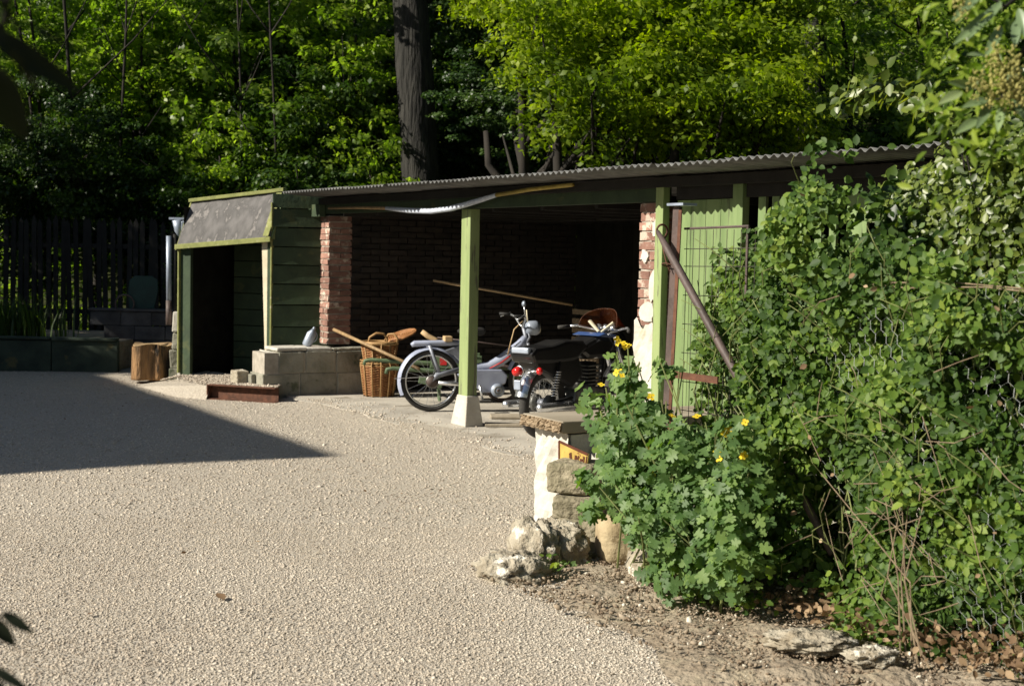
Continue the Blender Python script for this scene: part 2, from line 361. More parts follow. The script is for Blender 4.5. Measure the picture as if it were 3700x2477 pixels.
g.add(V, F); g.build('gravel_ground', 'gravel_base', smooth=True, kind='structure')
# concrete slab of the shed, front edge a little ragged
sl = MB(); pts = []
k = 140
for i in range(k + 1):
    s = -3.0 + 11.5 * i / k
    e = -.47 + .035 * math.sin(s * 3.1) + .02 * math.sin(s * 7.7) + random.uniform(-.012, .012)
    if s < -2.2: e += (-2.2 - s) * -.12
    p = L(s, e); pts.append((p.x, p.y))
for s, t in ((8.5, 3.3), (-3.3, 3.3), (-3.3, -.5)):
    p = L(s, t); pts.append((p.x, p.y))
sl.prism(pts, -.08, .030); sl.build('concrete_slab', 'concrete', kind='structure')
# soil bed under the fence
so = MB(); n = 60; mm = 30; V = []; F = []
for i in range(n + 1):
    for j in range(mm + 1):
        s = 5.0 + 5.6 * i / n; e = -2.75 + .12 * math.sin(s * 2.3) + .06 * math.sin(s * 6.1)
        t = e + (-.3 - e) * j / mm
        edge = min(1, j / 4) * min(1, i / 4)
        z = .030 * edge - .012 + edge * (.03 * math.sin(s * 9 + t * 4) * math.sin(t * 11) + .012 * math.sin(s * 31) * math.sin(t * 27) + .05 * max(0, (t + 2.0)))
        V.append(tuple(L(s, t, z + .012)))
for i in range(n):
    for j in range(mm):
        a = i * (mm + 1) + j; F.append((a, a + mm + 1, a + mm + 2, a + 1))
so.add(V, F); so.build('soil_bed', 'soil', smooth=True, kind='structure')

# raised gravel terrace in front of the hooded door
TZ = .15
ter = [(-3.16, 14.93), (-2.45, 14.66), (-2.5, 15.6), (-3.6, 16.6), (-4.5, 17.1), (-4.5, 16.3), (-4.0, 15.6), (-3.6, 15.0), (-3.2, 14.8)]
tb = MB(); zz = [TZ, TZ, TZ, TZ, .0, -.02, -.02, -.02, -.02]
tb.add([(x, y, z) for (x, y), z in zip(ter, zz)], [(0, 1, 2), (0, 2, 3), (0, 3, 4), (0, 4, 5), (0, 5, 6), (0, 6, 7), (0, 7, 8)])
tb.build('gravel_terrace', 'gravel_base', kind='structure')

# loose pebbles, real stones
ICO_V = []; ph = (1 + 5 ** .5) / 2
for a, b in ((1, ph), (-1, ph), (1, -ph), (-1, -ph)): ICO_V += [(0, a, b), (a, b, 0), (b, 0, a)]
ICO_V = np.array(ICO_V) / math.hypot(1, ph)
ICO_F = []
for i in range(12):
    for j in range(i + 1, 12):
        for k in range(j + 1, 12):
            if all(abs(np.linalg.norm(ICO_V[a] - ICO_V[b]) - 1.0515) < .02 for a, b in ((i, j), (j, k), (i, k))):
                nn = np.cross(ICO_V[j] - ICO_V[i], ICO_V[k] - ICO_V[i])
                ICO_F.append((i, j, k) if nn @ ICO_V[i] > 0 else (i, k, j))
ICO_F = np.array(ICO_F)
OCT_V = np.array([(1, 0, 0), (-1, 0, 0), (0, 1, 0), (0, -1, 0), (0, 0, 1), (0, 0, -1.)])
OCT_F = np.array([(0, 2, 4), (2, 1, 4), (1, 3, 4), (3, 0, 4), (2, 0, 5), (1, 2, 5), (3, 1, 5), (0, 3, 5)])
def stones(name, P, size, tv, tf, m='pebble', tone=None, flat=.62):
    N = len(P); a = rng.random(N) * 2 * PI; c, s_ = np.cos(a), np.sin(a)
    base = tv[None] * (1 + rng.uniform(-.28, .28, (N, len(tv), 1)))
    base = base * np.stack([rng.uniform(.7, 1.3, N), rng.uniform(.6, 1, N), rng.uniform(flat * .7, flat * 1.2, N)], 1)[:, None, :]
    tl = rng.normal(0, .35, N)[:, None]
    base[..., 2] += base[..., 0] * tl
    x = base[..., 0] * c[:, None] - base[..., 1] * s_[:, None]; y = base[..., 0] * s_[:, None] + base[..., 1] * c[:, None]
    Vv = np.stack([x, y, base[..., 2]], 2) * np.asarray(size)[:, None, None] + np.asarray(P)[:, None, :]
    F = tf[None] + (np.arange(N) * len(tv))[:, None, None]
    if tone is None: tone = np.clip(rng.normal(.5, .22, N), 0, 1)
    return npmesh(name, Vv.reshape(-1, 3), F.reshape(-1, 3), m, np.repeat(tone, len(tv)), smooth=True)
def gravel_pts(y0, y1, n):
    y = rng.uniform(y0, y1, n); x = rng.uniform(-.40, .37, n) * y
    dx, dy = x - P0.x, y - P0.y; s = dx * .5 - dy * .866; t = dx * .866 + dy * .5
    edge_ = t - (-2.45 + .12 * np.sin(s * 2.3)); bed = (s > 4.9) & (rng.random(n) < np.clip(.5 + edge_ * 1.6, 0, .93))
    keep = ~((t > -.45 + .03 * np.sin(s * 3.1)) & (s > -2.9)) & ~bed & ~((t > .3) | ((t > -1.4) & (s > 3.9)))
    x, y = x[keep], y[keep]
    z = .009 * np.sin(x * 1.7 + y * .6) + .007 * np.sin(y * 2.1 - x) + .0115 + bank((x - P0[0]) * .866 + (y - P0[1]) * .5) * (((x - P0[0]) * .5 - (y - P0[1]) * .866) > -3)
    return np.stack([x, y, z], 1)
def patch(P, base=.54, sd_=.15):
    x, y = P[:, 0], P[:, 1]
    f = np.sin(x * 3.1 + 1.3 * np.sin(y * 1.7)) * np.sin(y * 2.3 + x) * .11 + np.sin(x * .9 + y * .5 + 1) * np.sin(y * .8 - x * .4) * .15
    f += .07 * np.sin(x * 9 + 2 * np.sin(y * 4)) * np.sin(y * 7.3 + x * 2)
    tr = np.minimum(np.abs(x + 1.1 + .16 * (y - 5)), np.abs(x - .35 + .22 * (y - 5))); f += .10 * np.exp(-(tr / .22) ** 2)
    t = rng.normal(base, sd_, len(P)) + f
    d = rng.random(len(P)) < .03; t[d] = .02
    return np.clip(t, 0, 1)
Pn = gravel_pts(4.6, 8.2, 125000)
obj('gravel', stones('gravel', Pn, rng.gamma(3, .0010, len(Pn)) + .0022, OCT_V, OCT_F, flat=.34, tone=patch(Pn)), kind='stuff', label='pale beige loose gravel covering the yard', cat='gravel')
Pn = gravel_pts(8.2, 18.0, 100000)
obj('gravel', stones('gravel', Pn, rng.gamma(3, .0016, len(Pn)) + .0025, OCT_V, OCT_F, flat=.36, tone=patch(Pn)), kind='stuff', label='pale gravel towards the back of the yard', cat='gravel')
# pebbles kicked onto the slab
n = 1500; s_a = rng.uniform(-2.7, 4.2, n); t_a = -.47 + rng.exponential(.16, n)
Pn = np.stack([P0[0] + .5 * s_a + .866 * t_a, P0[1] - .866 * s_a + .5 * t_a, np.full(n, .034)], 1)
obj('scattered_pebbles', stones('scattered_pebbles', Pn, rng.gamma(3, .0019, n) + .0022, OCT_V, OCT_F, tone=patch(Pn)), kind='stuff', label='gravel pebbles kicked onto the edge of the concrete slab', cat='gravel')
# terrace pebbles, browner
q = []
while len(q) < 3500:
    x = rng.uniform(-4.4, -2.45); y = rng.uniform(14.7, 17.0)
    if y > 14.93 - (x + 3.16) * .38 + .02 and y < 15.75 - (x + 2.6) * .9 and x > -3.2 - (y - 14.93) * .62:
        q.append((x, y, TZ if x > -3.75 else max(.02, TZ - (-3.75 - x) * .3)))
Pn = np.array(q)
obj('gravel', stones('gravel', Pn, rng.gamma(6, .0014, len(Pn)) + .003, OCT_V, OCT_F, tone=patch(Pn, .25, .18)), kind='stuff', label='brownish gravel on the raised terrace before the door', cat='gravel')
# stones in the soil bed
n = 9000; s = rng.uniform(5.05, 8.2, n); t = -2.75 + 1.45 * rng.random(n) ** .75
P = P0[0] + .5 * s + .866 * t, P0[1] - .866 * s + .5 * t
Pn = np.stack([P[0], P[1], .04 + .05 * np.maximum(0, t + 2)], 1)
obj('soil_crumbs', stones('soil_crumbs', Pn, rng.gamma(2, .0020, n) + .0025, ICO_V, ICO_F, m='crumb', tone=np.clip(rng.normal(.15, .13, n) + (rng.random(n) < .06) * .8, 0, 1)), kind='stuff', label='brown soil crumbs and small stones in the bed', cat='soil')

# ------------------------------------------------------------------ shed
shed = thing('open_shed', 'long open-fronted shed with corrugated iron roof, brick pillars and green timber', 'shed', L(0, 0, .03), RZ)
Z = .03   # shed origin sits on slab; heights below are above ground minus Z
def zz_(z): return z - Z
# roof: overlapping corrugated sheets
PITCH = .077
def corr_mesh(width, length, thick=.005):
    n = int(round(width / PITCH)) * 8; b = MB(); rows = 9
    for layer in (0, 1):
        for j in range(rows):
            for i in range(n + 1):
                s = i * PITCH / 8
                b.v.append((s, length * j / (rows - 1), .0115 * math.cos(2 * PI * s / PITCH) - layer * thick))
    c = n + 1; o = rows * c
    for j in range(rows - 1):
        for i in range(n):
            a = j * c + i; b.f.append((a, a + 1, a + c + 1, a + c)); b.f.append((o + a, o + a + c, o + a + c + 1, o + a + 1))
    for i in range(n):
        b.f.append((i, o + i, o + i + 1, i + 1))
        a = (rows - 1) * c + i; b.f.append((a, a + 1, o + a + 1, o + a))
    return b.mesh('corrugated_sheet', 'corr', True)
cm = corr_mesh(PITCH * 12, 4.1)
s0 = -3.45; k = 0
while s0 < 7.6:
    o = obj('corrugated_sheet', cm, shed, (s0, -.45 + random.uniform(-.025, .02), zz_(2.205) + (.006 if k % 2 else 0) + random.uniform(-.004, .004)), (R(-3.2), 0, R(random.uniform(-.25, .25))))
    s0 += PITCH * 11; k += 1
# purlins, rafters
for t in (-.07, 1.0, 2.2):
    MB().box(-3.4, 7.6, t, t + .06, 0, .07).build('purlin', 'dark_wood', shed, loc=(0, 0, zz_(2.108) - (t + .45) * .056))
for s in np.arange(-3.0, 7.4, .82):
    MB().box(s, s + .05, .06, 3.2, zz_(1.96), zz_(2.04)).build('rafter', 'dark_wood', shed, rot=None)
# header beam above the openings
MB().box(-3.45, 2.92, -.02, .06, zz_(1.99), zz_(2.12), jit=.0).build('header_beam', 'green_shaded', shed)
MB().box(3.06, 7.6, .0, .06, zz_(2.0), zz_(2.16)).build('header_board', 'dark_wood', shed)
MB().box(-3.62, -3.30, -.10, -.024, zz_(1.955), zz_(2.09)).build('beam_end', 'green_shaded', shed, bevel=.006)
# centre post on tapered concrete foot
MB().box(-.177, -.01, 0, .10, zz_(.30), zz_(1.988)).build('post', 'green_paint', shed, bevel=.006)
b = MB(); w0 = (-.29, .0, -.02, .17); w1 = (-.19, .003, -.008, .112)
b.add([(w0[0], w0[2], -.0), (w0[1], w0[2], 0), (w0[1], w0[3], 0), (w0[0], w0[3], 0), (w1[0], w1[2], zz_(.31)), (w1[1], w1[2], zz_(.31)), (w1[1], w1[3], zz_(.31)), (w1[0], w1[3], zz_(.31))],
      [(3, 2, 1, 0), (4, 5, 6, 7), (0, 1, 5, 4), (1, 2, 6, 5), (2, 3, 7, 6), (3, 0, 4, 7)])
b.build('post_foot', 'white_plaster', shed, bevel=.008)
# bricks
def brick_meshes(w, d, h, m, n=5):
    out = []
    for i in range(n):
        b = MB(); b.box(-w / 2, w / 2, -d / 2, d / 2, -h / 2, h / 2, jit=.0045); out.append(b.mesh('brick', m))
    return out
def pillar(name, s0, s1, t0, t1, z0, z1, parent, m='brick', label=None):
    core = MB().box(s0 + .012, s1 - .012, t0 + .012, t1 - .012, z0, z1).build(name, 'mortar', parent)
    if label: core['label'] = label
    H = .067; nc = int((z1 - z0) / H); H = (z1 - z0) / nc
    w, d = s1 - s0, t1 - t0
    A = brick_meshes(w, .10, H - .012, m, 3); B = brick_meshes(w / 2 - .006, d, H - .012, m, 3)
    Hd = brick_meshes(w, d / 2 - .006, H - .012, m, 3)
    for c in range(nc):
        z = z0 + (c + .5) * H
        if c % 2:
            for q in (0, 1):
                obj('brick', random.choice(B), core, (s0 + w * (.25 + .5 * q) + random.uniform(-.002, .002), (t0 + t1) / 2 + random.uniform(-.006, .006), z), (0, 0, R(random.uniform(-1.5, 1.5))))
        else:
            for q in (0, 1):
                obj('brick', random.choice(Hd), core, ((s0 + s1) / 2 + random.uniform(-.006, .006), t0 + d * (.25 + .5 * q), z), (0, 0, R(random.uniform(-1.2, 1.2))))
    return core
pillar('brick_pillar', -3.53, -3.26, 0, .27, zz_(.56), zz_(1.97), shed)
# right pillar, whitewashed below
pr = pillar('brick_pillar', 2.62, 2.885, 0, .27, zz_(1.08), zz_(1.985), shed, label='right brick pillar, patchy whitewash over the lower half')
b = MB(); rows = 24; cols = 8
for j in range(rows + 1):
    for i in range(cols + 1):
        z = zz_(.0) + (1.12) * j / rows + (random.uniform(-.05, .04) if j == rows else 0)
        b.v.append((2.60 + .29 * i / cols + (random.uniform(-.012, .006) if i == 0 else 0), -.012 + random.uniform(-.006, .006), z))
c = cols + 1
for j in range(rows):
    for i in range(cols): b.f.append((j * c + i, j * c + i + 1, (j + 1) * c + i + 1, (j + 1) * c + i))
b.box(2.605, 2.885, .001, .27, 0, zz_(1.078))
b.build('whitewash', 'white_plaster', pr)
# patches of whitewash higher up
b = MB()
for (sc_w, zc_w, w_w, h_w) in ((2.835, 1.80, .05, .09), (2.70, 1.60, .05, .05), (2.82, 1.38, .06, .12), (2.76, 1.18, .10, .09), (2.86, 1.60, .03, .08)):
    b.plate([(sc_w + w_w * math.cos(a_) * random.uniform(.6, 1.2), zz_(zc_w) + h_w * math.sin(a_) * random.uniform(.6, 1.2)) for a_ in np.linspace(0, 2 * PI, 13)[:-1]], -.011, .004)
b.build('whitewash_patch', 'white_plaster', pr)
# inner left brick wall, seen face-on inside the bay
iw = MB().box(-3.50, -3.272, .272, 3.2, 0, zz_(2.03)).build('inner_brick_wall', 'brick_shaded', shed)
bm_ = brick_meshes(.03, .212, .056, 'brick_shaded', 6)
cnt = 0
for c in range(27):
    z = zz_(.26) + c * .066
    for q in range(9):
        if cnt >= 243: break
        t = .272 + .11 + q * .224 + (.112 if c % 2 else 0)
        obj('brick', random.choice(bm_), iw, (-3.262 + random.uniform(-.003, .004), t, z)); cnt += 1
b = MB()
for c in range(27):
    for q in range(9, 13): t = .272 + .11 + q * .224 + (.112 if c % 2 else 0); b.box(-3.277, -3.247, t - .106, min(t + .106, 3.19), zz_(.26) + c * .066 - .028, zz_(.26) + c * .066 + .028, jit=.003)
b.build('brickwork', 'brick_shaded', iw, kind='stuff')
# back and right inner walls: dark vertical boards
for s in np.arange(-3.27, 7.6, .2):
    MB().box(s, s + .194, 3.2, 3.225, 0, zz_(1.99)).build('back_board', 'shaded_wood', shed)
MB().box(2.9, 2.94, .28, 3.2, 0, zz_(1.99)).build('partition', 'shaded_wood', shed)
MB().box(7.6, 7.64, .0, 3.2, 0, zz_(2.1)).build('end_wall', 'shaded_wood', shed)
# thin green post right of the pillar
MB().box(2.895, 2.985, -.06, -.001, 0, zz_(2.12)).build('post', 'green_paint', shed, bevel=.004)
# green board panel
s = 3.06
for i in range(4):
    w = .165
    MB().box(s, s + w - .004, .01, .035, 0, zz_(1.995)).build('board', 'green_board', shed, bevel=.003); s += w
MB().box(3.725, 3.83, -.03, .03, 0, zz_(2.14)).build('post', 'green_board', shed, bevel=.004)
# slatted part
for a, w in ((3.955, .075), (4.09, .072), (4.205, .066), (4.36, .07), (4.50, .06), (4.63, .06), (4.78, .17), (5.05, .07), (5.19, .07), (5.33, .07), (5.47, .07), (5.61, .10)):
    MB().box(a, a + w, .0, .022, 0, zz_(1.998)).build('slat', 'green_board', shed, bevel=.002)
# brick wall behind the slats
bw = MB().box(3.86, 6.9, .40, .52, 0, zz_(1.60)).build('low_brick_wall', 'mortar', shed)
lb = brick_meshes(.212, .05, .056, 'brick', 4)
for c in range(7):
    for q in range(10):
        obj('brick', random.choice(lb), bw, (4.0 + q * .224 + (.11 if c % 2 else 0), .39, zz_(1.18) + c * .066))

# blockwork plinth wall left of the bay (runs away from the viewer)
pl = thing('block_wall', 'low mossy concrete block wall with a top coloured pale for sunlight under the left brick pillar', 'wall', L(-3.1, 0, .0), RZ)
MB().box(-.385, -.012, -.78, .5, .0, .49).build('joint_fill', 'mortar', pl)
def blk(x0, x1, y0, y1, z0, z1, m='block', par=pl, name='block', bev=.012):
    return MB().box(x0, x1, y0, y1, z0, z1, jit=.006).build(name, m, par, bevel=bev)
t = -.80
for w in (.42, .43, .45): blk(-.40, 0, t, t + w - .008, 0, .265); t += w
t = -.62
for w in (.30, .36, .40): blk(-.40, .004, t, t + w - .008, .268, .50); t += w
blk(-.41, -.012, -.64, -.30, .503, .545, 'white_plaster', name='coping'); blk(-.41, -.012, -.295, -.01, .503, .54, 'white_plaster', name='coping')  # white plaster colour stands in for sunlight on the wall top
blk(-.41, -.012, .0, .45, .503, .535, 'block', name='coping')
# pale crumbling end and step
b = MB(); 
for (x0, x1, y0, y1, z0, z1) in ((-.41, -.08, -.68, -.63, .27, .50), (-.38, -.12, -.71, -.67, .22, .42)):
    b.box(x0, x1, y0, y1, z0, z1, jit=.02)
b.build('render_patch', 'white_plaster', pl, bevel=.01)
blk(-.52, -.30, -.98, -.84, 0, .28, 'rubble', name='step_block'); 
blk(-.50, -.20, -.86, -.81, .0, .25, 'block', name='step_block')

# metal can leaning on that ledge
cn = thing('metal_can', 'dented silvery metal can leaning at the foot of the left brick pillar', 'can', L(-3.30, -.13, .545), RZ)
cn.rotation_euler = (R(6), R(24), R(0)); cn.scale = (.95, .95, .95); cn.location = L(-3.33, -.22, .55)
MB().tube([(0, 0, 0), (0, 0, .012), (0, 0, .15), (0, 0, .185), (0, 0, .2)], [.05, .055, .055, .028, .026], 16).build('can_body', 'zinc', cn, True)
MB().tube([(0, 0, .2), (0, 0, .235)], [.018, .016], 10).build('can_neck', 'zinc', cn, True)
MB().torus((.0, 0, .12), (0, 1, 0), .075, .005, 16, 6, -1.2, 1.2).build('can_handle', 'zinc', cn, True)

# ------------------------------------------------------------------ hooded lean-to with a door opening
po = thing('lean_to', 'small green lean-to with a felt-covered sloping hood above its open doorway', 'lean-to', (0, 0, 0), 0)
def lp(name, m, pts, fcs, par=po, bevel=0.0, thick=None):
    b = MB(); b.add(pts, fcs); return b.build(name, m, par, bevel=bevel)
A = Vector((-2.65, 15.62, 0)); B = Vector((-3.76, 16.12, 0))     # right and left front corners
ex = (B - A).normalized(); ey = Vector((-ex.y, ex.x, 0)); ey = ey if ey.y > 0 else -ey       # into the hut
def q(a, d, z): return A + ex * a + ey * d + Vector((0, 0, z))
Wd = (B - A).length
def beam(name, m, p, r, wx, wy, par=po, bevel=.004):
    """box beam between p and r, widths along ex and ey"""
    b = MB(); h = [(-1, -1), (1, -1), (1, 1), (-1, 1)]
    vs = [p + ex * (i * wx / 2) + ey * (j * wy / 2) for i, j in h] + [r + ex * (i * wx / 2) + ey * (j * wy / 2) for i, j in h]
    b.add(vs, [(3, 2, 1, 0), (4, 5, 6, 7), (0, 1, 5, 4), (1, 2, 6, 5), (2, 3, 7, 6), (3, 0, 4, 7)]); return b.build(name, m, par, bevel=bevel)
def beamz(name, m, p, r, th, dp, par=po, bevel=.004, dirn=None):
    """box between p and r, thickness th in z and dp along ey"""
    b = MB(); dn = dirn or ey
    vs = [v + Vector((0, 0, j * th / 2)) + dn * (i * dp / 2) for v in (p, r) for i, j in ((-1, -1), (1, -1), (1, 1), (-1, 1))]
    b.add(vs, [(3, 2, 1, 0), (4, 5, 6, 7), (0, 1, 5, 4), (1, 2, 6, 5), (2, 3, 7, 6), (3, 0, 4, 7)]); return b.build(name, m, par, bevel=bevel)
beam('door_post', 'green_shaded', q(.03, .02, .25), q(.03, .02, 1.80), .05, .06)
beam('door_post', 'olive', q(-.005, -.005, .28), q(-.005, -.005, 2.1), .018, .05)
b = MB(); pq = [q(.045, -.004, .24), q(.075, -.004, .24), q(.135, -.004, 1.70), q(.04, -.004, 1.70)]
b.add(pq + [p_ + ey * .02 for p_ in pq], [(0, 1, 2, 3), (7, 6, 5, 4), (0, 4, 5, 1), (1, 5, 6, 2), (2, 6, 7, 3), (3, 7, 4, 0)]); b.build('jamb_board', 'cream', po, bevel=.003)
beam('door_post', 'green_shaded', q(Wd - .06, .02, .15), q(Wd - .06, .02, 1.68), .14, .05)
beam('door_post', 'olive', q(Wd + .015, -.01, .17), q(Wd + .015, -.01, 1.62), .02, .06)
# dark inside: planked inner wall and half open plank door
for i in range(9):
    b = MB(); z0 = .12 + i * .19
    beamz('inner_plank', 'green_shaded', q(Wd - .12, .9 - .05, z0 + .09), q(Wd * .52, .95, z0 + .09), .182, .02)
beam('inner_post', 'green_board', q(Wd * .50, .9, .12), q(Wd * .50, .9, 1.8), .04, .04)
# side boards facing the yard's right (between hood and left brick pillar)
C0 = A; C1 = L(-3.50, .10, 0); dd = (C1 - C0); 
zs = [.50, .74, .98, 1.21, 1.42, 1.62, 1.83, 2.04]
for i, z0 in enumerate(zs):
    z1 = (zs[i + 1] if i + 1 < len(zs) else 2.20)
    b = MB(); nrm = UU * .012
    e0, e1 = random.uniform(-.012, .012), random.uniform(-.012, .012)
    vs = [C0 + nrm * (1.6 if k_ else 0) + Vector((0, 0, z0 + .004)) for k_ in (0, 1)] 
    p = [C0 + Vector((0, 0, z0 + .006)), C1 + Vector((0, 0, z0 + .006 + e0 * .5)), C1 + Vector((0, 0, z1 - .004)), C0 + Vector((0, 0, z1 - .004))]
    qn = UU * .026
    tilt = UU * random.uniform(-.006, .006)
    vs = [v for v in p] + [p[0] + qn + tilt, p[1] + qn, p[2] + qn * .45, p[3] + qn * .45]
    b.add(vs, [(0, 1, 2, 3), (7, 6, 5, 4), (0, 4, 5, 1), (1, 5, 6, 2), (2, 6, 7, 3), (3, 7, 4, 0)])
    b.build('side_board', 'green_shaded', po, bevel=.003)
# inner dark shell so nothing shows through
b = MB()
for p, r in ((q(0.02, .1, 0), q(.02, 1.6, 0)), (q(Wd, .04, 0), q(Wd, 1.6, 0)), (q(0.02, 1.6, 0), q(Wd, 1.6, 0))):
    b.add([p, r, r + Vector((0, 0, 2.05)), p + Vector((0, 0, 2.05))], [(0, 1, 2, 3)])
b.build('inner_shell', 'shaded_wood', po)
lp('lean_to_roof', 'felt', [q(-.02, .22, 2.235), q(Wd + .02, .22, 2.105), q(Wd + .02, 1.7, 2.0), q(-.02, 1.7, 2.1), q(-.02, .22, 2.21), q(Wd + .02, .22, 2.08), q(Wd + .02, 1.7, 1.97), q(-.02, 1.7, 2.07)],
   [(0, 1, 2, 3), (7, 6, 5, 4), (0, 4, 5, 1), (1, 5, 6, 2), (2, 6, 7, 3), (3, 7, 4, 0)])
# hood
b = MB(); n = 14; mrow = 6
for j in range(mrow + 1):
    for i in range(n + 1):
        f = j / mrow; a = i / n
        p = q(-.015 + (Wd + .03) * a, -.06, 1.715 - .105 * a) * (1 - f) + q(-.0 + (Wd) * a, .20, 2.235 - .125 * a) * f
        b.v.append(tuple(p + ey * (random.uniform(-.006, .006) - .02 * math.sin(PI * f))))
for j in range(mrow):
    for i in range(n):
        a = j * (n + 1) + i; b.f.append((a, a + n + 1, a + n + 2, a + 1))
b.build('hood_felt', 'felt', po, True)
beamz('hood_rail', 'olive', q(-.03, -.075, 1.70), q(Wd + .03, -.075, 1.595), .055, .03)
beamz('hood_rail', 'olive', q(-.03, .19, 2.25), q(Wd + .03, .19, 2.125), .04, .06)
beamz('hood_batten', 'olive', q(.03, -.085, 1.735), q(.03, .185, 2.235), .012, .03, dirn=ex * 2.4)
# closing cheek of the hood
lp('hood_cheek', 'green_board', [q(-.018, -.06, 1.7), q(-.018, .2, 2.23), q(-.018, .26, 2.23), q(-.018, .26, 1.7), q(-.034, -.06, 1.7), q(-.034, .2, 2.23), q(-.034, .26, 2.23), q(-.034, .26, 1.7)],
   [(0, 1, 2, 3), (7, 6, 5, 4), (0, 4, 5, 1), (1, 5, 6, 2), (2, 6, 7, 3), (3, 7, 4, 0)])
lp('hood_cheek', 'olive', [q(Wd + .018, -.07, 1.56), q(Wd + .018, .2, 2.10), q(Wd + .018, .26, 2.10), q(Wd + .018, .2, 1.55), q(Wd + .034, -.07, 1.56), q(Wd + .034, .2, 2.10), q(Wd + .034, .26, 2.10), q(Wd + .034, .2, 1.55)],
   [(0, 1, 2, 3), (7, 6, 5, 4), (0, 4, 5, 1), (1, 5, 6, 2), (2, 6, 7, 3), (3, 7, 4, 0)])
# slate piece lying on the roof edge
o = MB().prism([(0, 0), (.20, -.02), (.26, .1), (.05, .14)], 0, .02).build('roof_slate', 'plank_end', None, label='brownish slate lying loose on the lean-to roof edge', cat='slate')
o.location = q(.55, .3, 2.21)

# rusty steel channel retaining the terrace
ch = thing('steel_channel', 'rusty steel channel lying on edge in front of the lean-to doorway', 'steel channel', (-3.17, 14.9, 0.0), math.atan2(-.27, .75))
MB().box(0, .80, .03, .04, .012, .165).build('web', 'rust', ch)
MB().box(0, .80, -.045, .029, .155, .165).build('flange', 'rust', ch)
MB().box(0, .80, -.045, .029, .005, .018).build('flange', 'rust', ch)
MB().box(-.012, -.001, -.045, .04, .005, .165).build('end_plate', 'rust', ch)

# stuff left of the lean-to: two pipes, hopper, stone base
dp = thing('downpipe', 'pale zinc downpipe with a small hopper left of the lean-to', 'pipe', (-3.80, 16.3, 0), 0)
MB().tube([(-.01, 0, .86), (0, 0, 1.65), (0.0, .02, 1.72)], [.03, .03, .03], 12).build('pipe', 'zinc', dp, True)
MB().tube([(0, .02, 1.70), (-.03, .0, 1.78), (-.05, 0, 1.9)], [.028, .05, .06], 12).build('hopper', 'zinc', dp, True)
MB().box(-.14, .10, -.03, .05, 1.905, 1.93).build('bracket', 'zinc', dp)
MB().box(.0, .16, -.04, .06, 1.70, 1.895, jit=.02).build('crumpled_cap', 'zinc', dp, bevel=.01)
d2 = thing('downpipe', 'thinner grey-blue downpipe further left of the lean-to, cut off above the wall', 'pipe', (-3.955, 16.35, 0), 0)
MB().tube([(0, 0, .98), (-.005, 0, 1.72)], [.03, .03], 12).build('pipe', 'zinc', d2, True)
MB().tube([(0, 0, .70), (0, 0, .98)], [.034, .034], 10).build('socket', 'brown_iron', d2, True)
MB().tube([(.07, .02, .72), (.06, .02, 1.74)], [.02, .02], 8).build('timber_rod', 'dark_wood', d2, True)
sb = thing('stone_pier', 'rough pale plastered pier under the downpipe left of the doorway', 'pier', (-3.80, 16.35, 0), 0)
b = MB(); 
for i, (w, z0, z1) in enumerate(((.13, 0, .2), (.12, .2, .42), (.10, .42, .62), (.085, .62, .86))):
    MB().box(-w, w * .8, -.1, .1, z0 + .003, z1, jit=.012).build('stone', 'block' if i != 3 else 'white_plaster', sb, bevel=.015)
MB().box(-.02, .15, -.18, -.06, 0, .17, jit=.015).build('stone', 'white_plaster', sb, bevel=.015)

# chopping log
lg = thing('tree_stump', 'short sawn log standing on end as a chopping block left of the doorway', 'log', (-4.17, 16.45, .06), .2)
b = MB(); n = 36; rows = 12
for j in range(rows + 1):
    for i in range(n):
        th = 2 * PI * i / n; r = .215 * (1 + .10 * math.sin(2 * th + .5) + .05 * math.sin(5 * th + 1) + .03 * math.sin(11 * th)) * (1.06 - .06 * j / rows)
        if 4.2 < th < 4.9: r *= .86
        b.v.append((r * math.cos(th), r * math.sin(th), .40 * j / rows + (.018 * math.sin(3 * th) if j == rows else 0)))
for j in range(rows):
    for i in range(n): b.f.append((j * n + i, j * n + (i + 1) % n, (j + 1) * n + (i + 1) % n, (j + 1) * n + i))
b.f.append(tuple(range(n))[::-1]); b.build('log', 'log_side', lg, True)
b = MB(); b.v = [(x * .97, y * .97, .392 + .018 * math.sin(3 * math.atan2(y, x))+.012) for x, y in [(.215 * (1 + .10 * math.sin(4 * PI * i / n + .5) + .05 * math.sin(10 * PI * i / n + 1)) * math.cos(2 * PI * i / n), .215 * (1 + .10 * math.sin(4 * PI * i / n + .5) + .05 * math.sin(10 * PI * i / n + 1)) * math.sin(2 * PI * i / n)) for i in range(n)]]
b.f = [tuple(range(n))]; b.build('sawn_top', 'log_end', lg)

# ------------------------------------------------------------------ left back yard
pt = thing('planter_wall', 'long low mossy concrete planter wall in the shade at far left', 'planter', (-8.2, 17.6, 0), .045)
for i in range(4): MB().box(i * .82, i * .82 + .81, 0, .14, 0, .40, jit=.006).build('block', 'moss', pt, bevel=.012)
for i in range(4): MB().box(i * .82 - .01, i * .82 + .80, -.03, .17, .403, .44, jit=.006).build('coping', 'moss', pt, bevel=.01)
b = MB().prism([(-8.2, 17.75), (-5.0, 17.9), (-4.9, 20.3), (-9.5, 20.3)], .02, .38); b.build('bed_soil', 'soil', kind='structure')
bw2 = thing('block_wall', 'short dim grey block wall with a thin slab on top behind the log', 'wall', (-5.35, 18.6, 0), .03)
for r_ in range(4):
    for c_ in range(3):
        x0 = c_ * .40 - (.18 if r_ % 2 else 0); MB().box(x0, x0 + .392, 0, .18, r_ * .185, r_ * .185 + .178, jit=.006).build('block', 'blue_block', bw2, bevel=.01)
MB().box(-.2, 1.18, -.03, .21, .745, .775, jit=.004).build('slab', 'blue_block', bw2, bevel=.005)
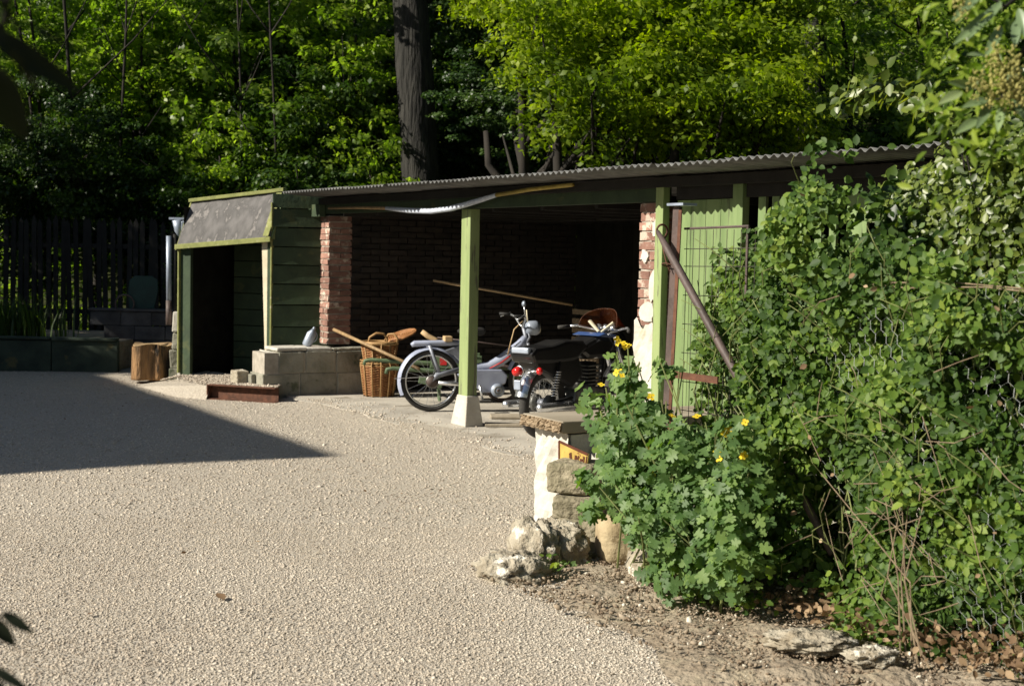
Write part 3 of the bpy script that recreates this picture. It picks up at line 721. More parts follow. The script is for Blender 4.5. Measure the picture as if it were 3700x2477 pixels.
tl = thing('garden_chair_back', 'rounded dark teal panel standing on the block wall beside the fence', 'panel', (-4.87, 18.7, .775), .1)
b = MB(); poly = [(-.17, 0), (.15, 0), (.2, .25), (.19, .38), (.12, .43), (-.1, .43), (-.17, .37), (-.19, .2)]
b.plate(poly, 0, .025); b.build('panel', 'teal', tl, bevel=.008)
MB().torus((-.22, -.05, .06), (0, 1, 0), .12, .012, 24, 6, 0, 2 * PI).build('hoop', 'brown_iron', tl, True)
# picket fence
pf = thing('picket_fence', 'dark picket fence in deep shade behind the left planting bed', 'fence', (-10.5, 20.6, 0), -.01)
pm = MB().add([(-.035, 0, 0), (.035, 0, 0), (.035, 0, 1.62), (0, 0, 1.70), (-.035, 0, 1.62), (-.035, .018, 0), (.035, .018, 0), (.035, .018, 1.62), (0, .018, 1.70), (-.035, .018, 1.62)],
              [(0, 1, 2, 3, 4), (9, 8, 7, 6, 5), (0, 5, 6, 1), (1, 6, 7, 2), (2, 7, 8, 3), (3, 8, 9, 4), (4, 9, 5, 0)]).mesh('picket', 'dark_wood')
for i in range(62): obj('picket', pm, pf, (i * .105, random.uniform(-.006, .006), random.uniform(-.04, .03) + .3), (0, R(random.uniform(-1.5, 1.5)), 0))
for z in (.6, 1.55): MB().box(-.1, 6.5, .02, .06, z, z + .07).build('rail', 'dark_wood', pf)
# iris-like tuft in the bed
def blades(name, c, n, h, sp, m, par=None, **kw):
    V = []; F = []; T_ = []
    for i in range(n):
        x = c[0] + random.gauss(0, sp[0]); y = c[1] + random.gauss(0, sp[1]); a = random.uniform(0, 2 * PI); hh = h * random.uniform(.6, 1.15); ln = random.uniform(.05, .5) * hh
        w = .010 * random.uniform(.8, 1.6); dx, dy = math.cos(a), math.sin(a); px, py = -dy * w, dx * w; o = len(V)
        for k_ in range(4):
            f = k_ / 3; ww = 1 - f * f * .97
            V += [(x + dx * ln * f * f + px * ww, y + dy * ln * f * f + py * ww, c[2] + hh * f * (1 - .15 * f)), (x + dx * ln * f * f - px * ww, y + dy * ln * f * f - py * ww, c[2] + hh * f * (1 - .15 * f))]
        for k_ in range(3): F.append((o + 2 * k_, o + 2 * k_ + 1, o + 2 * k_ + 3, o + 2 * k_ + 2))
        T_ += [random.random()] * 8
    return obj(name, npmesh(name, V, F, m, T_), par, **kw)
for i, (x, y, n, h, lab) in enumerate(((-6.55, 18.6, 260, .62, 'strap-leaved green clump growing in the bed, nearest the block wall'), (-7.3, 18.5, 200, .5, 'shorter strap-leaved clump at the far left end of the bed'))):
    blades('iris_clump', (x, y, .38), n, h, (.32, .18), 'grassy', label=lab, cat='plant', group='strap-leaved plants in the left bed')

n = 60; y_ = rng.uniform(5.2, 13, n); x_ = rng.uniform(-.34, .12, n) * y_
obj('scattered_bits', leaves('scattered_bits', np.stack([x_, y_, np.full(n, .034)], 1), rng.normal(0, .35, (n, 3)) + np.array([0, 0, 1]), rng.uniform(.012, .032, n), T_OVAL, 'dryleaf'), kind='stuff', label='tiny dry leaf bits scattered over the gravel', cat='leaf litter')
# scraps on the gravel
o = MB().add([(0, 0, .03), (.09, .01, .035), (.1, .05, .045), (.02, .06, .03)], [(0, 1, 2, 3)]).build('paper_scrap', 'white_plaster', label='small white scrap of paper on the shaded gravel', cat='paper'); o.location = (-3.77, 14.45, .015)
obj('dead_leaf', leaves('dead_leaf', [(0, 0, 0)], [(0.2, -.3, 1)], .07, T_OVAL, 'dryleaf', [.3]), loc=(-1.26, 6.25, .035), label='single brown dead leaf lying on the sunny gravel', cat='leaf')

# ------------------------------------------------------------------ moped
def wheel(name, par, x, r, tyre_r, spoke=18, z=None, w=.02):
    z = r if z is None else z
    wh = MB().disc((x, 0, z), (0, 1, 0), .035, .07, 12).build(name, 'silver_dk', par, True)
    MB().torus((x, 0, z), (0, 1, 0), r - tyre_r, tyre_r, 48, 10).build('tyre', 'rubber', wh, True)
    MB().torus((x, 0, z), (0, 1, 0), r - 2 * tyre_r - .004, .011, 48, 8, sq=1.5).build('rim', 'chrome', wh, True)
    b = MB()
    for i in range(spoke):
        a = 2 * PI * i / spoke; a2 = a + (.35 if i % 2 else -.35)
        b.tube([(x + .032 * math.cos(a2), (.02 if i % 2 else -.02), z + .032 * math.sin(a2)), (x + (r - 2 * tyre_r) * math.cos(a), 0, z + (r - 2 * tyre_r) * math.sin(a))], .0016, 4, False)
    b.build('spokes', 'chrome', wh)
    return wh
def fender(name, par, x, z, r, w, a0, a1, m, n=26, depth=.028):
    b = MB(); c = 7
    for i in range(n + 1):
        a = a0 + (a1 - a0) * i / n
        for k_ in range(c):
            u_ = -1 + 2 * k_ / (c - 1); rr = r - depth * u_ * u_
            b.v.append((x + rr * math.cos(a), u_ * w / 2, z + rr * math.sin(a)))
    for i in range(n):
        for k_ in range(c - 1): b.f.append((i * c + k_, i * c + k_ + 1, (i + 1) * c + k_ + 1, (i + 1) * c + k_))
    return b.build(name, m, par, True)
mp = thing('moped', 'silver-blue moped parked side-on behind the green centre post', 'moped', (-.79, 13.92, .032), R(15))
wheel('rear_wheel', mp, 0, .305, .024); wheel('front_wheel', mp, 1.09, .305, .024)
fender('rear_fender', mp, 0, .305, .335, .085, R(32), R(206), 'silver')
fender('front_fender', mp, 1.09, .305, .335, .08, R(10), R(160), 'silver')
MB().tube([(-.20, 0, .652), (-.17, 0, .668), (.10, 0, .675), (.42, 0, .672)], [.02, .03, .03, .028], 10).build('luggage_rack', 'silver', mp, True)
MB().tube([(-.03, -.05, .655), (.03, -.055, .50), (.075, -.055, .385)], .017, 8).build('rack_stay', 'silver_dk', mp, True)
MB().tube([(-.03, .05, .655), (.03, .055, .50), (.075, .055, .385)], .017, 8).build('rack_stay', 'silver_dk', mp, True)
MB().tube([(0, -.055, .30), (.05, -.055, .36), (.10, -.055, .375), (.32, -.05, .43)], [.02, .03, .028, .022], 8).build('swing_arm', 'silver_dk', mp, True)
MB().disc((0, -.06, .30), (0, 1, 0), .055, .03, 18).build('sprocket', 'brown_iron', mp, True)
MB().disc((0.01, -.045, .30), (0, 1, 0), .07, .012, 18).build('brake_drum', 'engine', mp, True)
MB().tube([(-.37, -.045, .33), (-.1, -.06, .345), (.03, -.06, .36)], .0035, 5).build('fender_stay', 'chrome', mp)
MB().tube([(.06, -.07, .29), (.32, -.07, .27)], [.019, .022], 12).build('silencer', 'chrome', mp, True)
MB().plate([(.12, .60), (.30, .665), (.42, .665), (.42, .44), (.33, .44), (.22, .55)], -.035, .035).build('tool_box', 'silver_dk', mp, bevel=.01)
MB().plate([(.24, .375), (.44, .42), (.70, .42), (.76, .36), (.74, .28), (.66, .25), (.60, .19), (.50, .19), (.42, .26), (.33, .29)], -.085, -.055).build('engine_cover', 'silver', mp, bevel=.012)
MB().plate([(.36, .38), (.68, .38), (.70, .27), (.60, .2), (.42, .26)], -.05, .06).build('engine', 'black_m', mp, bevel=.012)
e = MB().disc((.655, -.10, .215), (0, 1, 0), .068, .022, 28).build('flywheel_cover', 'zinc', mp, True)
MB().torus((.655, -.112, .215), (0, 1, 0), .036, .007, 24, 8).build('ring', 'engine', e, True)
MB().disc((.655, -.113, .215), (0, 1, 0), .014, .01, 12).build('cap', 'brown_iron', e, True)
# swan-neck main tube
pts = [(.30, 0, .43), (.45, 0, .425), (.58, 0, .44), (.70, 0, .50), (.80, 0, .575), (.90, 0, .66), (.955, 0, .73)]
MB().tube(pts, [.038, .047, .054, .056, .054, .048, .036], 16).build('frame_tube', 'silver', mp, True)
MB().tube([(x, -.054, z - .012) for x, y, z in pts[2:6]], [.005, .008, .008, .004], 6).build('frame_stripe', 'red_paint', mp, True)
MB().tube([(x, -.034, z + .040) for x, y, z in pts[3:6]], [.005, .011, .006], 6).build('highlight_strip', 'chrome', mp, True)  # chrome strip added to stand in for the sun highlight along the tube
MB().tube([(.935, 0, .83), (1.00, 0, .60)], .02, 10).build('steering_head', 'silver_dk', mp, True)
for sgn in (-1, 1):
    MB().tube([(.965, sgn * .06, .68), (1.03, sgn * .06, .50), (1.09, sgn * .055, .305)], .015, 8).build('fork_leg', 'silver_dk', mp, True)
    MB().tube([(.935, 0, .83), (.91, sgn * .06, .86), (.90, sgn * .2, .93), (.86, sgn * .26, .955)], .011, 8).build('handlebar', 'chrome', mp, True)
    MB().tube([(.865, sgn * .255, .953), (.76, sgn * .30, .955)], .016, 8).build('grip', 'black_m', mp, True)
    MB().tube([(.87, sgn * .27, .97), (.78, sgn * .33, .925)], .006, 6).build('brake_lever', 'chrome', mp, True)
MB().tube([(.90, -.20, .93), (.885, -.21, 1.0), (.88, -.21, 1.05)], .008, 8).build('mirror_stem', 'chrome', mp, True)
MB().ell((.875, -.21, 1.075), .022, .03, .03, 12, 8).build('mirror', 'zinc', mp, True)
MB().tube([(.975, -.02, .86), (.955, -.02, 1.01)], .007, 6).build('lever_rod', 'cream', mp, True)
h = MB().tube([(.955, -.02, .83), (.98, -.02, .83), (1.05, -.02, .83), (1.085, -.02, .828)], [.048, .07, .074, .06], 18).build('headlamp', 'zinc', mp, True)
MB().disc((1.09, -.02, .828), (1, 0, 0), .05, .008, 18).build('lens', 'cream', h, True)
MB().tube([(.97, -.04, .81), (.99, -.04, .74), (.95, -.03, .66)], .012, 8).build('lamp_bracket', 'silver_dk', mp, True)
MB().tube([(.89, -.12, .90), (.80, -.14, .82), (.77, -.12, .68), (.76, -.06, .56)], .006, 6).build('brake_cable', 'tan', mp, True)
MB().plate([(.26, .79), (.30, .82), (.52, .83), (.54, .79), (.50, .75), (.30, .76)], -.08, .08).build('saddle', 'black_m', mp, bevel=.02)
MB().tube([(.40, 0, .75), (.38, 0, .60)], .014, 8).build('seat_post', 'chrome', mp, True)
MB().tube([(.47, -.10, .27), (.50, -.12, .12)], .012, 8).build('pedal_crank', 'chrome', mp, True)
MB().box(.45, .57, -.20, -.12, .10, .125).build('pedal', 'rubber', mp, bevel=.005)
MB().box(.12, .20, -.06, .05, .69, .745).build('parcel_buckle', 'tan', mp, bevel=.01)
MB().tube([(.40, .06, .22), (.36, .16, .0)], .011, 8).build('kickstand', 'silver_dk', mp, True)

# ------------------------------------------------------------------ motorcycle
mc = thing('motorcycle', 'black motorcycle with chrome exhausts and red tail lamps, seen from behind', 'motorcycle', (.27, 12.02, .032), R(52))
wheel('rear_wheel', mc, 0, .305, .045, 24); wheel('front_wheel', mc, 1.24, .305, .04, 24)
fender('rear_fender', mc, 0, .31, .35, .13, R(75), R(168), 'chrome', depth=.04)
fender('front_fender', mc, 1.24, .305, .345, .11, R(20), R(150), 'black', depth=.03)
ff = MB().box(-.36, -.345, -.035, .035, .44, .52).build('mudflap', 'zinc', mc, bevel=.006)
tlp = MB().tube([(-.315, 0, .60), (-.35, 0, .595), (-.39, 0, .588)], [.032, .040, .034], 14).build('tail_lamp', 'red_lens', mc, True)
MB().torus((-.33, 0, .597), (1, 0, .1), .04, .006, 18, 6).build('bezel', 'chrome', tlp, True)
for sgn in (1, -1):
    if sgn < 0:
        t_ = MB().ell((-.26, sgn * .155, .60), .026, .028, .032, 14, 9).build('reflector', 'red_lens', mc, True)
        MB().tube([(-.24, 0, .58), (-.25, sgn * .13, .60)], .009, 6).build('stalk', 'chrome', t_, True)
    sh = MB().tube([(-.02, sgn * .11, .30), (.08, sgn * .12, .66)], .012, 8).build('shock_absorber', 'black_m', mc, True)
    b = MB()
    for i in range(10):
        f = .22 + .55 * i / 9; b.torus((-.02 + .1 * f, sgn * (.11 + .01 * f), .30 + .36 * f), (.27, 0, .96), .026, .0065, 16, 5)
    b.build('spring', 'chrome', sh, True)
    MB().tube([(-.30, sgn * .18, .295), (-.28, sgn * .18, .297), (.20, sgn * .17, .285), (.42, sgn * .15, .27), (.74, sgn * .12, .24), (.80, sgn * .10, .40)], [.022, .036, .040, .024, .02, .02], 14).build('exhaust', 'chrome', mc, True)
    MB().tube([(.62, sgn * .05, .35), (.0, sgn * .09, .31)], .018, 8).build('swing_arm', 'black', mc, True)
    MB().tube([(.98, sgn * .07, .84), (1.12, sgn * .07, .55), (1.24, sgn * .065, .305)], [.022, .024, .02], 10).build('fork_leg', 'chrome', mc, True)
    MB().tube([(.95, 0, .86), (.93, sgn * .12, .90), (.86, sgn * .27, .93), (.80, sgn * .33, .92)], .011, 8).build('handlebar', 'chrome', mc, True)
    MB().tube([(.81, sgn * .32, .92), (.72, sgn * .38, .91)], .017, 8).build('grip', 'rubber', mc, True)
    MB().tube([(.84, sgn * .015, .885), (.86, sgn * .13, .975)], [.012, .015], 8, sq=1.6).build('screen_bracket', 'cream', mc)
    MB().disc((-.0, sgn * .07, .305), (0, 1, 0), .075, .03, 20).build('hub_plate', 'engine', mc, True)
b = MB(); prof = [(-.29, .66), (-.33, .74), (-.26, .79), (-.02, .80), (.16, .835), (.42, .83), (.50, .77), (.32, .66), (.0, .65)]
b.plate(prof, -.125, .125); b.build('saddle', 'black', mc, bevel=.03)
MB().box(-.335, -.29, -.09, .09, .74, .79).build('saddle_reflection', 'zinc', mc, bevel=.012)  # pale box stands in for light reflected off the seat's end
MB().plate([(.38, .72), (.46, .80), (.66, .86), (.86, .84), (.92, .76), (.80, .66), (.5, .66)], -.12, .12).build('fuel_tank', 'black', mc, bevel=.04)
MB().plate([(.60, .862), (.70, .885), (.90, .86), (.86, .84), (.68, .85)], -.15, .15).build('tank_top', 'blue', mc, bevel=.012)
MB().plate([(-.22, .60), (-.26, .69), (.40, .69), (.46, .52), (.30, .42), (.08, .50)], -.10, .10).build('side_panel', 'black', mc, bevel=.03)
en = MB().plate([(.30, .22), (.34, .40), (.50, .44), (.76, .40), (.80, .26), (.70, .17), (.36, .17)], -.11, .11).build('engine', 'engine', mc, bevel=.02)
for i in range(6): MB().box(.54, .74, -.09, .09, .43 + i * .032, .443 + i * .032).build('cooling_fin', 'engine', en)
MB().box(.58, .70, -.06, .06, .40, .63).build('cylinder', 'black_m', mc)
MB().tube([(.95, 0, .88), (.90, 0, .70), (.84, 0, .30), (.40, 0, .20)], .02, 8).build('frame_tube', 'black', mc, True)
MB().disc((1.06, 0, .80), (1, 0, .1), .085, .12, 22).build('headlamp', 'black', mc, True)
for sgn in (-.075, .0, .075): MB().disc((.93, sgn, .915), (.5, 0, .86), .032, .045, 16).build('instrument', 'chrome', mc, True)
b = MB(); nu, nv = 22, 10
for j in range(nv + 1):
    for i in range(nu + 1):
        a = -1 + 2 * i / nu; f = j / nv
        wv = .245 * (1 - .15 * f)
        y = a * wv; hgt = .155 * math.sqrt(max(0, 1 - abs(a) ** 2.6))
        b.v.append((1.04 - .16 * a * a - .09 * f, y, .935 + hgt * f + .02 * a * a * 0))
for j in range(nv):
    for i in range(nu): a = j * (nu + 1) + i; b.f.append((a, a + 1, a + nu + 2, a + nu + 1))
o = b.build('windscreen', 'amber', mc, True); so_ = o.modifiers.new('solid', 'SOLIDIFY'); so_.thickness = .004
b = MB().tube([(1.04 - .16 * a * a, a * .245, .935) for a in np.linspace(-1, 1, 15)], .003, 5); b.build('screen_rim', 'black', mc, True)
b = MB().tube([(.95 - .16 * a * a, a * .245 * .85, .935 + .155 * math.sqrt(max(0, 1 - abs(a) ** 2.6))) for a in np.linspace(-1, 1, 25)], .0022, 5); b.build('screen_rim', 'rust', mc, True)

# ------------------------------------------------------------------ wicker hamper, cart, poles
bk = thing('wicker_hamper', 'tall reddish wicker hamper with rope handles and a raised lid', 'basket', (-1.43, 15.33, .032), .2)
def hamp(z0, z1, r0_, r1_, name, m, pitch=.0125):
    b = MB(); n_ = int((z1 - z0) / pitch)
    for i in range(n_):
        f = i / (n_ - 1); r = r0_ + (r1_ - r0_) * f; o = len(b.v); N_ = 40
        for k_ in range(N_):
            th = 2 * PI * k_ / N_; rr = r * (1 + .12 * math.cos(2 * th) * .5) + .0055 * (1 if (k_ // 2 + i) % 2 else -1)
            for mm_ in range(4):
                ph_ = PI / 2 * mm_; b.v.append(((rr + .0055 * math.cos(ph_)) * math.cos(th), (rr + .0055 * math.cos(ph_)) * math.sin(th), z0 + (z1 - z0) * f + .0075 * math.sin(ph_)))
        for k_ in range(N_):
            k2 = (k_ + 1) % N_
            for mm_ in range(4): m2 = (mm_ + 1) % 4; b.f.append((o + k_ * 4 + mm_, o + k2 * 4 + mm_, o + k2 * 4 + m2, o + k_ * 4 + m2))
    return b.build(name, m, bk, True)
hamp(.01, .33, .145, .185, 'lower_weave', 'wicker'); hamp(.385, .56, .155, .185, 'upper_weave', 'wicker')
hamp(.335, .385, .19, .19, 'waist_band', 'wicker_pale', .016)
MB().torus((0, 0, .575), (0, 0, 1), .19, .02, 36, 8, wob=.006).build('rim', 'wicker_pale', bk, True)
for i in range(12):
    a = 2 * PI * i / 12; MB().tube([(.160 * math.cos(a), .160 * math.sin(a), .0), (.203 * math.cos(a), .203 * math.sin(a), .34), (.168 * math.cos(a), .168 * math.sin(a), .4), (.20 * math.cos(a), .20 * math.sin(a), .57)], .008, 5).build('stake', 'wicker_pale', bk, True)
MB().disc((0, 0, .02), (0, 0, 1), .14, .02, 24).build('base', 'wicker', bk)
def loop(pts, r, m, name, par): return MB().tube(pts, r, 8).build(name, m, par, True)
loop([(-.13, -.12, .585), (-.12, -.12, .64), (-.05, -.13, .685), (.03, -.12, .68), (.07, -.12, .62), (.06, -.12, .585)], .013, 'wicker_pale', 'handle', bk)
loop([(.06, .0, .60), (.09, -.05, .67), (.14, -.09, .68), (.18, -.11, .63), (.175, -.11, .57)], .012, 'wicker_pale', 'handle', bk)
ld = MB(); 
for r_ in range(8): ld.torus((0, 0, 0), (0, 0, 1), .022 + .022 * r_, .011, 30, 6, wob=.003)
ld = ld.build('lid', 'wicker', bk, True); ld.location = (.24, .12, .65); ld.rotation_euler = (R(8), R(-20), 0)

ct = thing('wheelbarrow', 'green wooden wheelbarrow with long curved shafts half hidden by the moped', 'wheelbarrow', (-.95, 15.0, .032), R(4))
for y, z, x0, xb in ((-.32, .345, -.36, .0), (.08, .40, -.60, .0)):
    MB().tube([(x0 - .01, y, z - .045), (x0, y, z), (x0 + .06, y, z + .012), (x0 + .4, y, z - .005), (1.1, y, z - .06)], [.018, .02, .02, .024, .024], 8, sq=.8).build('shaft', 'cart_green', ct, True)
MB().box(.10, .62, -.30, .10, .36, .39).build('bed', 'cart_green', ct)
MB().plate([(.08, .365), (.62, .365), (.62, .50), (.12, .50)], -.33, -.305).build('side_board', 'cart_green', ct, bevel=.004)
MB().plate([(.08, .365), (.62, .365), (.62, .50), (.12, .50)], .085, .11).build('side_board', 'cart_green', ct, bevel=.004)
MB().box(.185, .255, -.337, -.332, .40, .485).build('red_mark', 'red_paint', ct)
MB().tube([(.19, -.28, .02), (.17, -.28, .36)], .018, 6).build('leg', 'cart_green', ct); MB().tube([(.19, .06, .0), (.17, .06, .36)], .018, 6).build('leg', 'cart_green', ct)
MB().box(-.08, .17, -.36, -.30, .20, .27, Matrix.Rotation(R(12), 4, 'Y')).build('brace', 'cart_green', ct, bevel=.006)
MB().torus((.85, -.1, .20), (0, 1, 0), .18, .018, 30, 8).build('wheel', 'brown_iron', ct, True)
MB().tube([(-.16, -.2, .42), (-.06, -.2, .44), (.02, -.2, .50), (.06, -.2, .56)], .006, 6).build('loop_wire', 'cart_green', ct, True)
MB().tube([(.06, -.2, .54), (.10, -.2, .61), (.18, -.2, .64), (.3, -.2, .64)], .006, 6).build('loop_wire', 'wire', ct, True)
def stick(name, label, cat, a, b_, r, m, n=10, mid=None, group=None):
    a, b_ = Vector(a), Vector(b_); pts = [a, b_] if mid is None else [a] + [Vector(q_) for q_ in mid] + [b_]
    bb = MB().tube([p - a for p in pts], r, n); o = bb.build(name, m, None, True, label=label, cat=cat); o.location = a; return o
stick('wooden_pole', 'long brown wooden pole slanting across the wicker hamper', 'pole', (-1.93, 15.35, .74), (-.95, 14.55, .40), .018, 'stick')
gr = thing('tool_grip', 'tan curved wooden grip on a dark rod resting above the moped rack', 'tool', (-.93, 14.6, .78), -.02)
MB().tube([(0, 0, 0), (.06, 0, -.045), (.14, 0, -.085), (.185, 0, -.10)], [.024, .028, .026, .024], 12).build('grip', 'tan', gr, True)
MB().tube([(.16, 0, -.06), (.6, .02, -.10), (1.2, .1, -.17)], .007, 6).build('rod', 'brown_iron', gr, True)
# hanging pole with wrapped middle, on the header
hp = thing('hanging_pole', 'long bent pole with pale cloth wrapping and a yellow end slung under the eaves', 'pole', L(0, -.10, 0), RZ)
P_ = [(-3.04, 0, 2.042), (-2.3, 0, 2.035), (-1.57, 0, 2.016), (-1.05, 0, 1.985), (-.6, 0, 1.972), (-.2, 0, 1.99), (.1, 0, 2.022), (.4, 0, 2.06), (.64, 0, 2.09), (1.25, -.02, 2.12), (1.91, -.04, 2.135)]
MB().tube(P_[:3], [.012, .014, .016], 8).build('pole_end', 'stick', hp, True)
MB().tube(P_[2:9], [.018, .026, .026, .026, .024, .022, .018], 10).build('cloth_wrapping', 'cloth_wrap', hp, True)
MB().tube(P_[8:], [.018, .017, .016], 8).build('yellow_end', 'bamboo_y', hp, True)
# dim clutter inside the bay
stick('leaning_pole', 'thin pale pole slanting through the dark inside of the bay', 'pole', L(-2.9, 1.1, 1.28), L(-1.9, 2.3, 1.05), .013, 'tan')
cr = thing('slatted_crate', 'stack of slatted wooden boxes dim in the dark behind the moped', 'crate', L(-1.9, 2.3, .032), RZ)
for i in range(9): MB().box(0, .5, 0, .03, .12 + i * .10, .175 + i * .10).build('slat', 'plank_end', cr)
for x_ in (0, .46): MB().box(x_, x_ + .04, .032, .07, 0, 1.02).build('corner_post', 'dark_wood', cr)
cb = thing('store_cupboard', 'dark wooden cupboard standing in the shadow behind the bikes', 'cupboard', L(-.6, 2.2, .032), RZ)
MB().box(0, 1.2, 0, .5, .06, .9).build('carcass', 'shaded_wood', cb, bevel=.01)
MB().box(.02, .58, -.02, -.002, .1, .86).build('door', 'dark_wood', cb, bevel=.004); MB().box(.62, 1.18, -.02, -.002, .1, .86).build('door', 'dark_wood', cb, bevel=.004)
for i, (x_, y_) in enumerate(((0.03, 0.03), (1.13, .03))): MB().box(x_, x_ + .05, y_, y_ + .05, 0, .06).build('foot', 'shaded_wood', cb)
# planks lying on the slab behind the post
for i, (s_, t_, l_, w_, lab) in enumerate(((.05, .16, 2.2, .16, 'pale plank lying on the slab beside the post foot'), (-.45, .50, 2.4, .26, 'wider weathered plank on the slab behind the post foot'))):
    o = MB().box(0, l_, 0, w_, 0, .022, jit=.002).build('floor_plank', 'plank_grey', None, bevel=.003, label=lab, cat='plank'); o.location = L(s_, t_, .034); o.rotation_euler = (0, 0, R(2 + 2 * i))

# ------------------------------------------------------------------ end wall, bench plank, stones, sign
ew = thing('garden_wall', 'stub of a white rendered garden wall at the end of the gravel yard', 'wall', L(0, 0, 0), RZ)
b = MB(); c_, r_ = 8, 12
def rough_slab(b, s0, s1, t0, z0, z1, thick, amp=.012, nx_=8, nz_=12):
    o = len(b.v)
    for j in range(nz_ + 1):
        for i in range(nx_ + 1):
            b.v.append((s0 + (s1 - s0) * i / nx_, t0 + random.uniform(-amp, amp), z0 + (z1 - z0) * j / nz_ + (random.uniform(-amp, amp) if j == nz_ else 0)))
    for j in range(nz_):
        for i in range(nx_): a = o + j * (nx_ + 1) + i; b.f.append((a, a + 1, a + nx_ + 2, a + nx_ + 1))
    b.box(s0 + .002, s1 - .002, t0 + amp + .002, t0 + thick, z0, z1 - .006, jit=.004)
rough_slab(b, 4.28, 4.64, -1.85, 0, .615, .26); b.build('pier', 'white_plaster', ew)
b = MB(); rough_slab(b, 4.645, 5.12, -1.72, 0, .50, .20); b.build('low_wall', 'white_plaster', ew)
pk = thing('bench_plank', 'thick weathered grey plank lying on top of the white garden wall', 'plank', L(4.22, -1.92, .62), RZ)
MB().box(0, .44, .012, 1.3, 0, .065, jit=.004).build('plank', 'plank_grey', pk, bevel=.008)
b = MB(); 
no_ = 44; rowsn = 7
for k_ in range(rowsn + 1):
    for i in range(no_ + 1):
        b.v.append((.44 * i / no_, .008 - random.uniform(.0, .016) - (.012 * math.sin(i * .9) if k_ < 3 else 0), .001 + .062 * k_ / rowsn))
for k_ in range(rowsn):
    for i in range(no_): a_ = k_ * (no_ + 1) + i; b.f.append((a_, a_ + 1, a_ + no_ + 2, a_ + no_ + 1))
b.build('frayed_end', 'plank_end', pk)
pp = thing('metal_pipe', 'shiny chrome pipe with a pale end cap lying under the plank', 'pipe', L(4.30, -1.72, .565), RZ)
MB().tube([(0, 0, 0), (-.33, .62, .0)], .024, 14).build('pipe', 'chrome', pp, True)
MB().ell((.01, -.02, .0), .034, .034, .028, 14, 8).build('end_cap', 'white_plaster', pp, True)
sg = thing('enamel_sign', 'broken yellow enamel sign with dark brown letter strokes propped behind the stones', 'sign', L(4.565, -1.885, .435), RZ)
sg.rotation_euler = (R(-5), R(1), RZ)
MB().plate([(.03, -.02), (.30, -.02), (.305, .105), (.0, .135)], 0, .008).build('plate', 'sign_y', sg)
b = MB()
def stroke(x0, z0, x1, z1, w=.022):
    d = Vector((x1 - x0, z1 - z0)); nn = Vector((-d.y, d.x)).normalized() * w / 2
    b.plate([(x0 - nn.x, z0 - nn.y), (x1 - nn.x, z1 - nn.y), (x1 + nn.x, z1 + nn.y), (x0 + nn.x, z0 + nn.y)], -.0035, -.001)
stroke(.004, .131, .303, .101, .014); stroke(.005, .133, .035, -.02, .014)
stroke(.13, .085, .17, -.01); stroke(.17, -.01, .22, .08, .014); stroke(.19, -.015, .19, .08, .02)
stroke(.245, .07, .245, -.02); stroke(.27, .085, .268, -.02, .014); stroke(.296, .09, .292, -.02, .010)
b.build('lettering', 'sign_b', sg)
from mathutils import noise as mnoise
def rock(name, label, c, dims, rz, m, jit=.05, box_=.55, cat='stone', seed=0, sub=18):
    rs = np.random.default_rng(seed); b = MB(); nu, nv = sub * 2, 24; off_ = Vector(rs.random(3) * 50); sc3 = 2.0 if jit < .06 else 2.6
    for j in range(nv + 1):
        ph_ = PI * j / nv
        for i in range(nu):
            th = 2 * PI * i / nu; d = np.array([math.sin(ph_) * math.cos(th), math.sin(ph_) * math.sin(th), math.cos(ph_)])
            k_ = 1 / np.power((np.abs(d) ** (2 / box_)).sum(), box_ / 2)
            dv = Vector(d); nz = jit * (1.3 * mnoise.noise(dv * sc3 + off_) + 1.0 * mnoise.noise(dv * 5 + off_) + .7 * mnoise.noise(dv * 11 + off_) + .35 * mnoise.noise(dv * 24 + off_))
            p = d * k_ * (1 + nz); b.v.append((p[0] * dims[0] / 2, p[1] * dims[1] / 2, p[2] * dims[2] / 2))
    for j in range(nv):
        for i in range(nu): i2 = (i + 1) % nu; b.f.append((j * nu + i, (j + 1) * nu + i, (j + 1) * nu + i2, j * nu + i2))
    o = b.build(name, m, None, True, label=label, cat=cat); o.location = c; o.rotation_euler = (0, 0, rz); return o
def W3(x, y, z): return (x, y, z)
rock('stone', 'large squared grey stone block on top of the small stack by the white wall', (.36, 7.66, .40), (.27, .22, .17), -.35, 'stone', .05, .22, seed=1)
rock('stone', 'second squared stone of the stack, directly beneath the topmost block', (.38, 7.60, .245), (.26, .22, .125), -.3, 'stone', .05, .22, seed=2)
rock('stone', 'lowest stone of the stack, dark and partly broken at its left end', (.42, 7.52, .10), (.32, .22, .20), -.4, 'stone', .06, .25, seed=3)
rock('stone', 'rounded warm brown stone resting on the soil between the stack and the iron post', (.60, 7.32, .125), (.28, .25, .25), .1, 'stone_warm', .03, .5, seed=4)
rock('stone', 'brownish stone half hidden by leaves behind the enamel sign', (.60, 7.95, .50), (.20, .18, .13), .2, 'stone', .04, .5, seed=5)
rock('rubble_lump', 'pale crumbly mortar lump sloping from the white wall to the gravel', (.14, 7.26, .05), (.24, .40, .34), .3, 'rubble', .17, .7, cat='rubble', seed=6, sub=26)
rock('rubble_lump', 'low pale mortar lump half sunk in the gravel at the foot of the heap', (.03, 6.93, .03), (.34, .36, .18), .3, 'rubble', .17, .7, cat='rubble', seed=7, sub=26)
rock('rubble_lump', 'brownish rubble filling between the stone stack and the pale heap', (.27, 7.28, .08), (.22, .30, .26), .9, 'rubble', .17, .7, cat='rubble', seed=8, sub=26)
rock('concrete_lump', 'whitish concrete lump around the foot of the iron gate post', (.75, 6.95, .06), (.28, .46, .22), .1, 'rubble', .17, .7, cat='concrete', seed=9, sub=26)
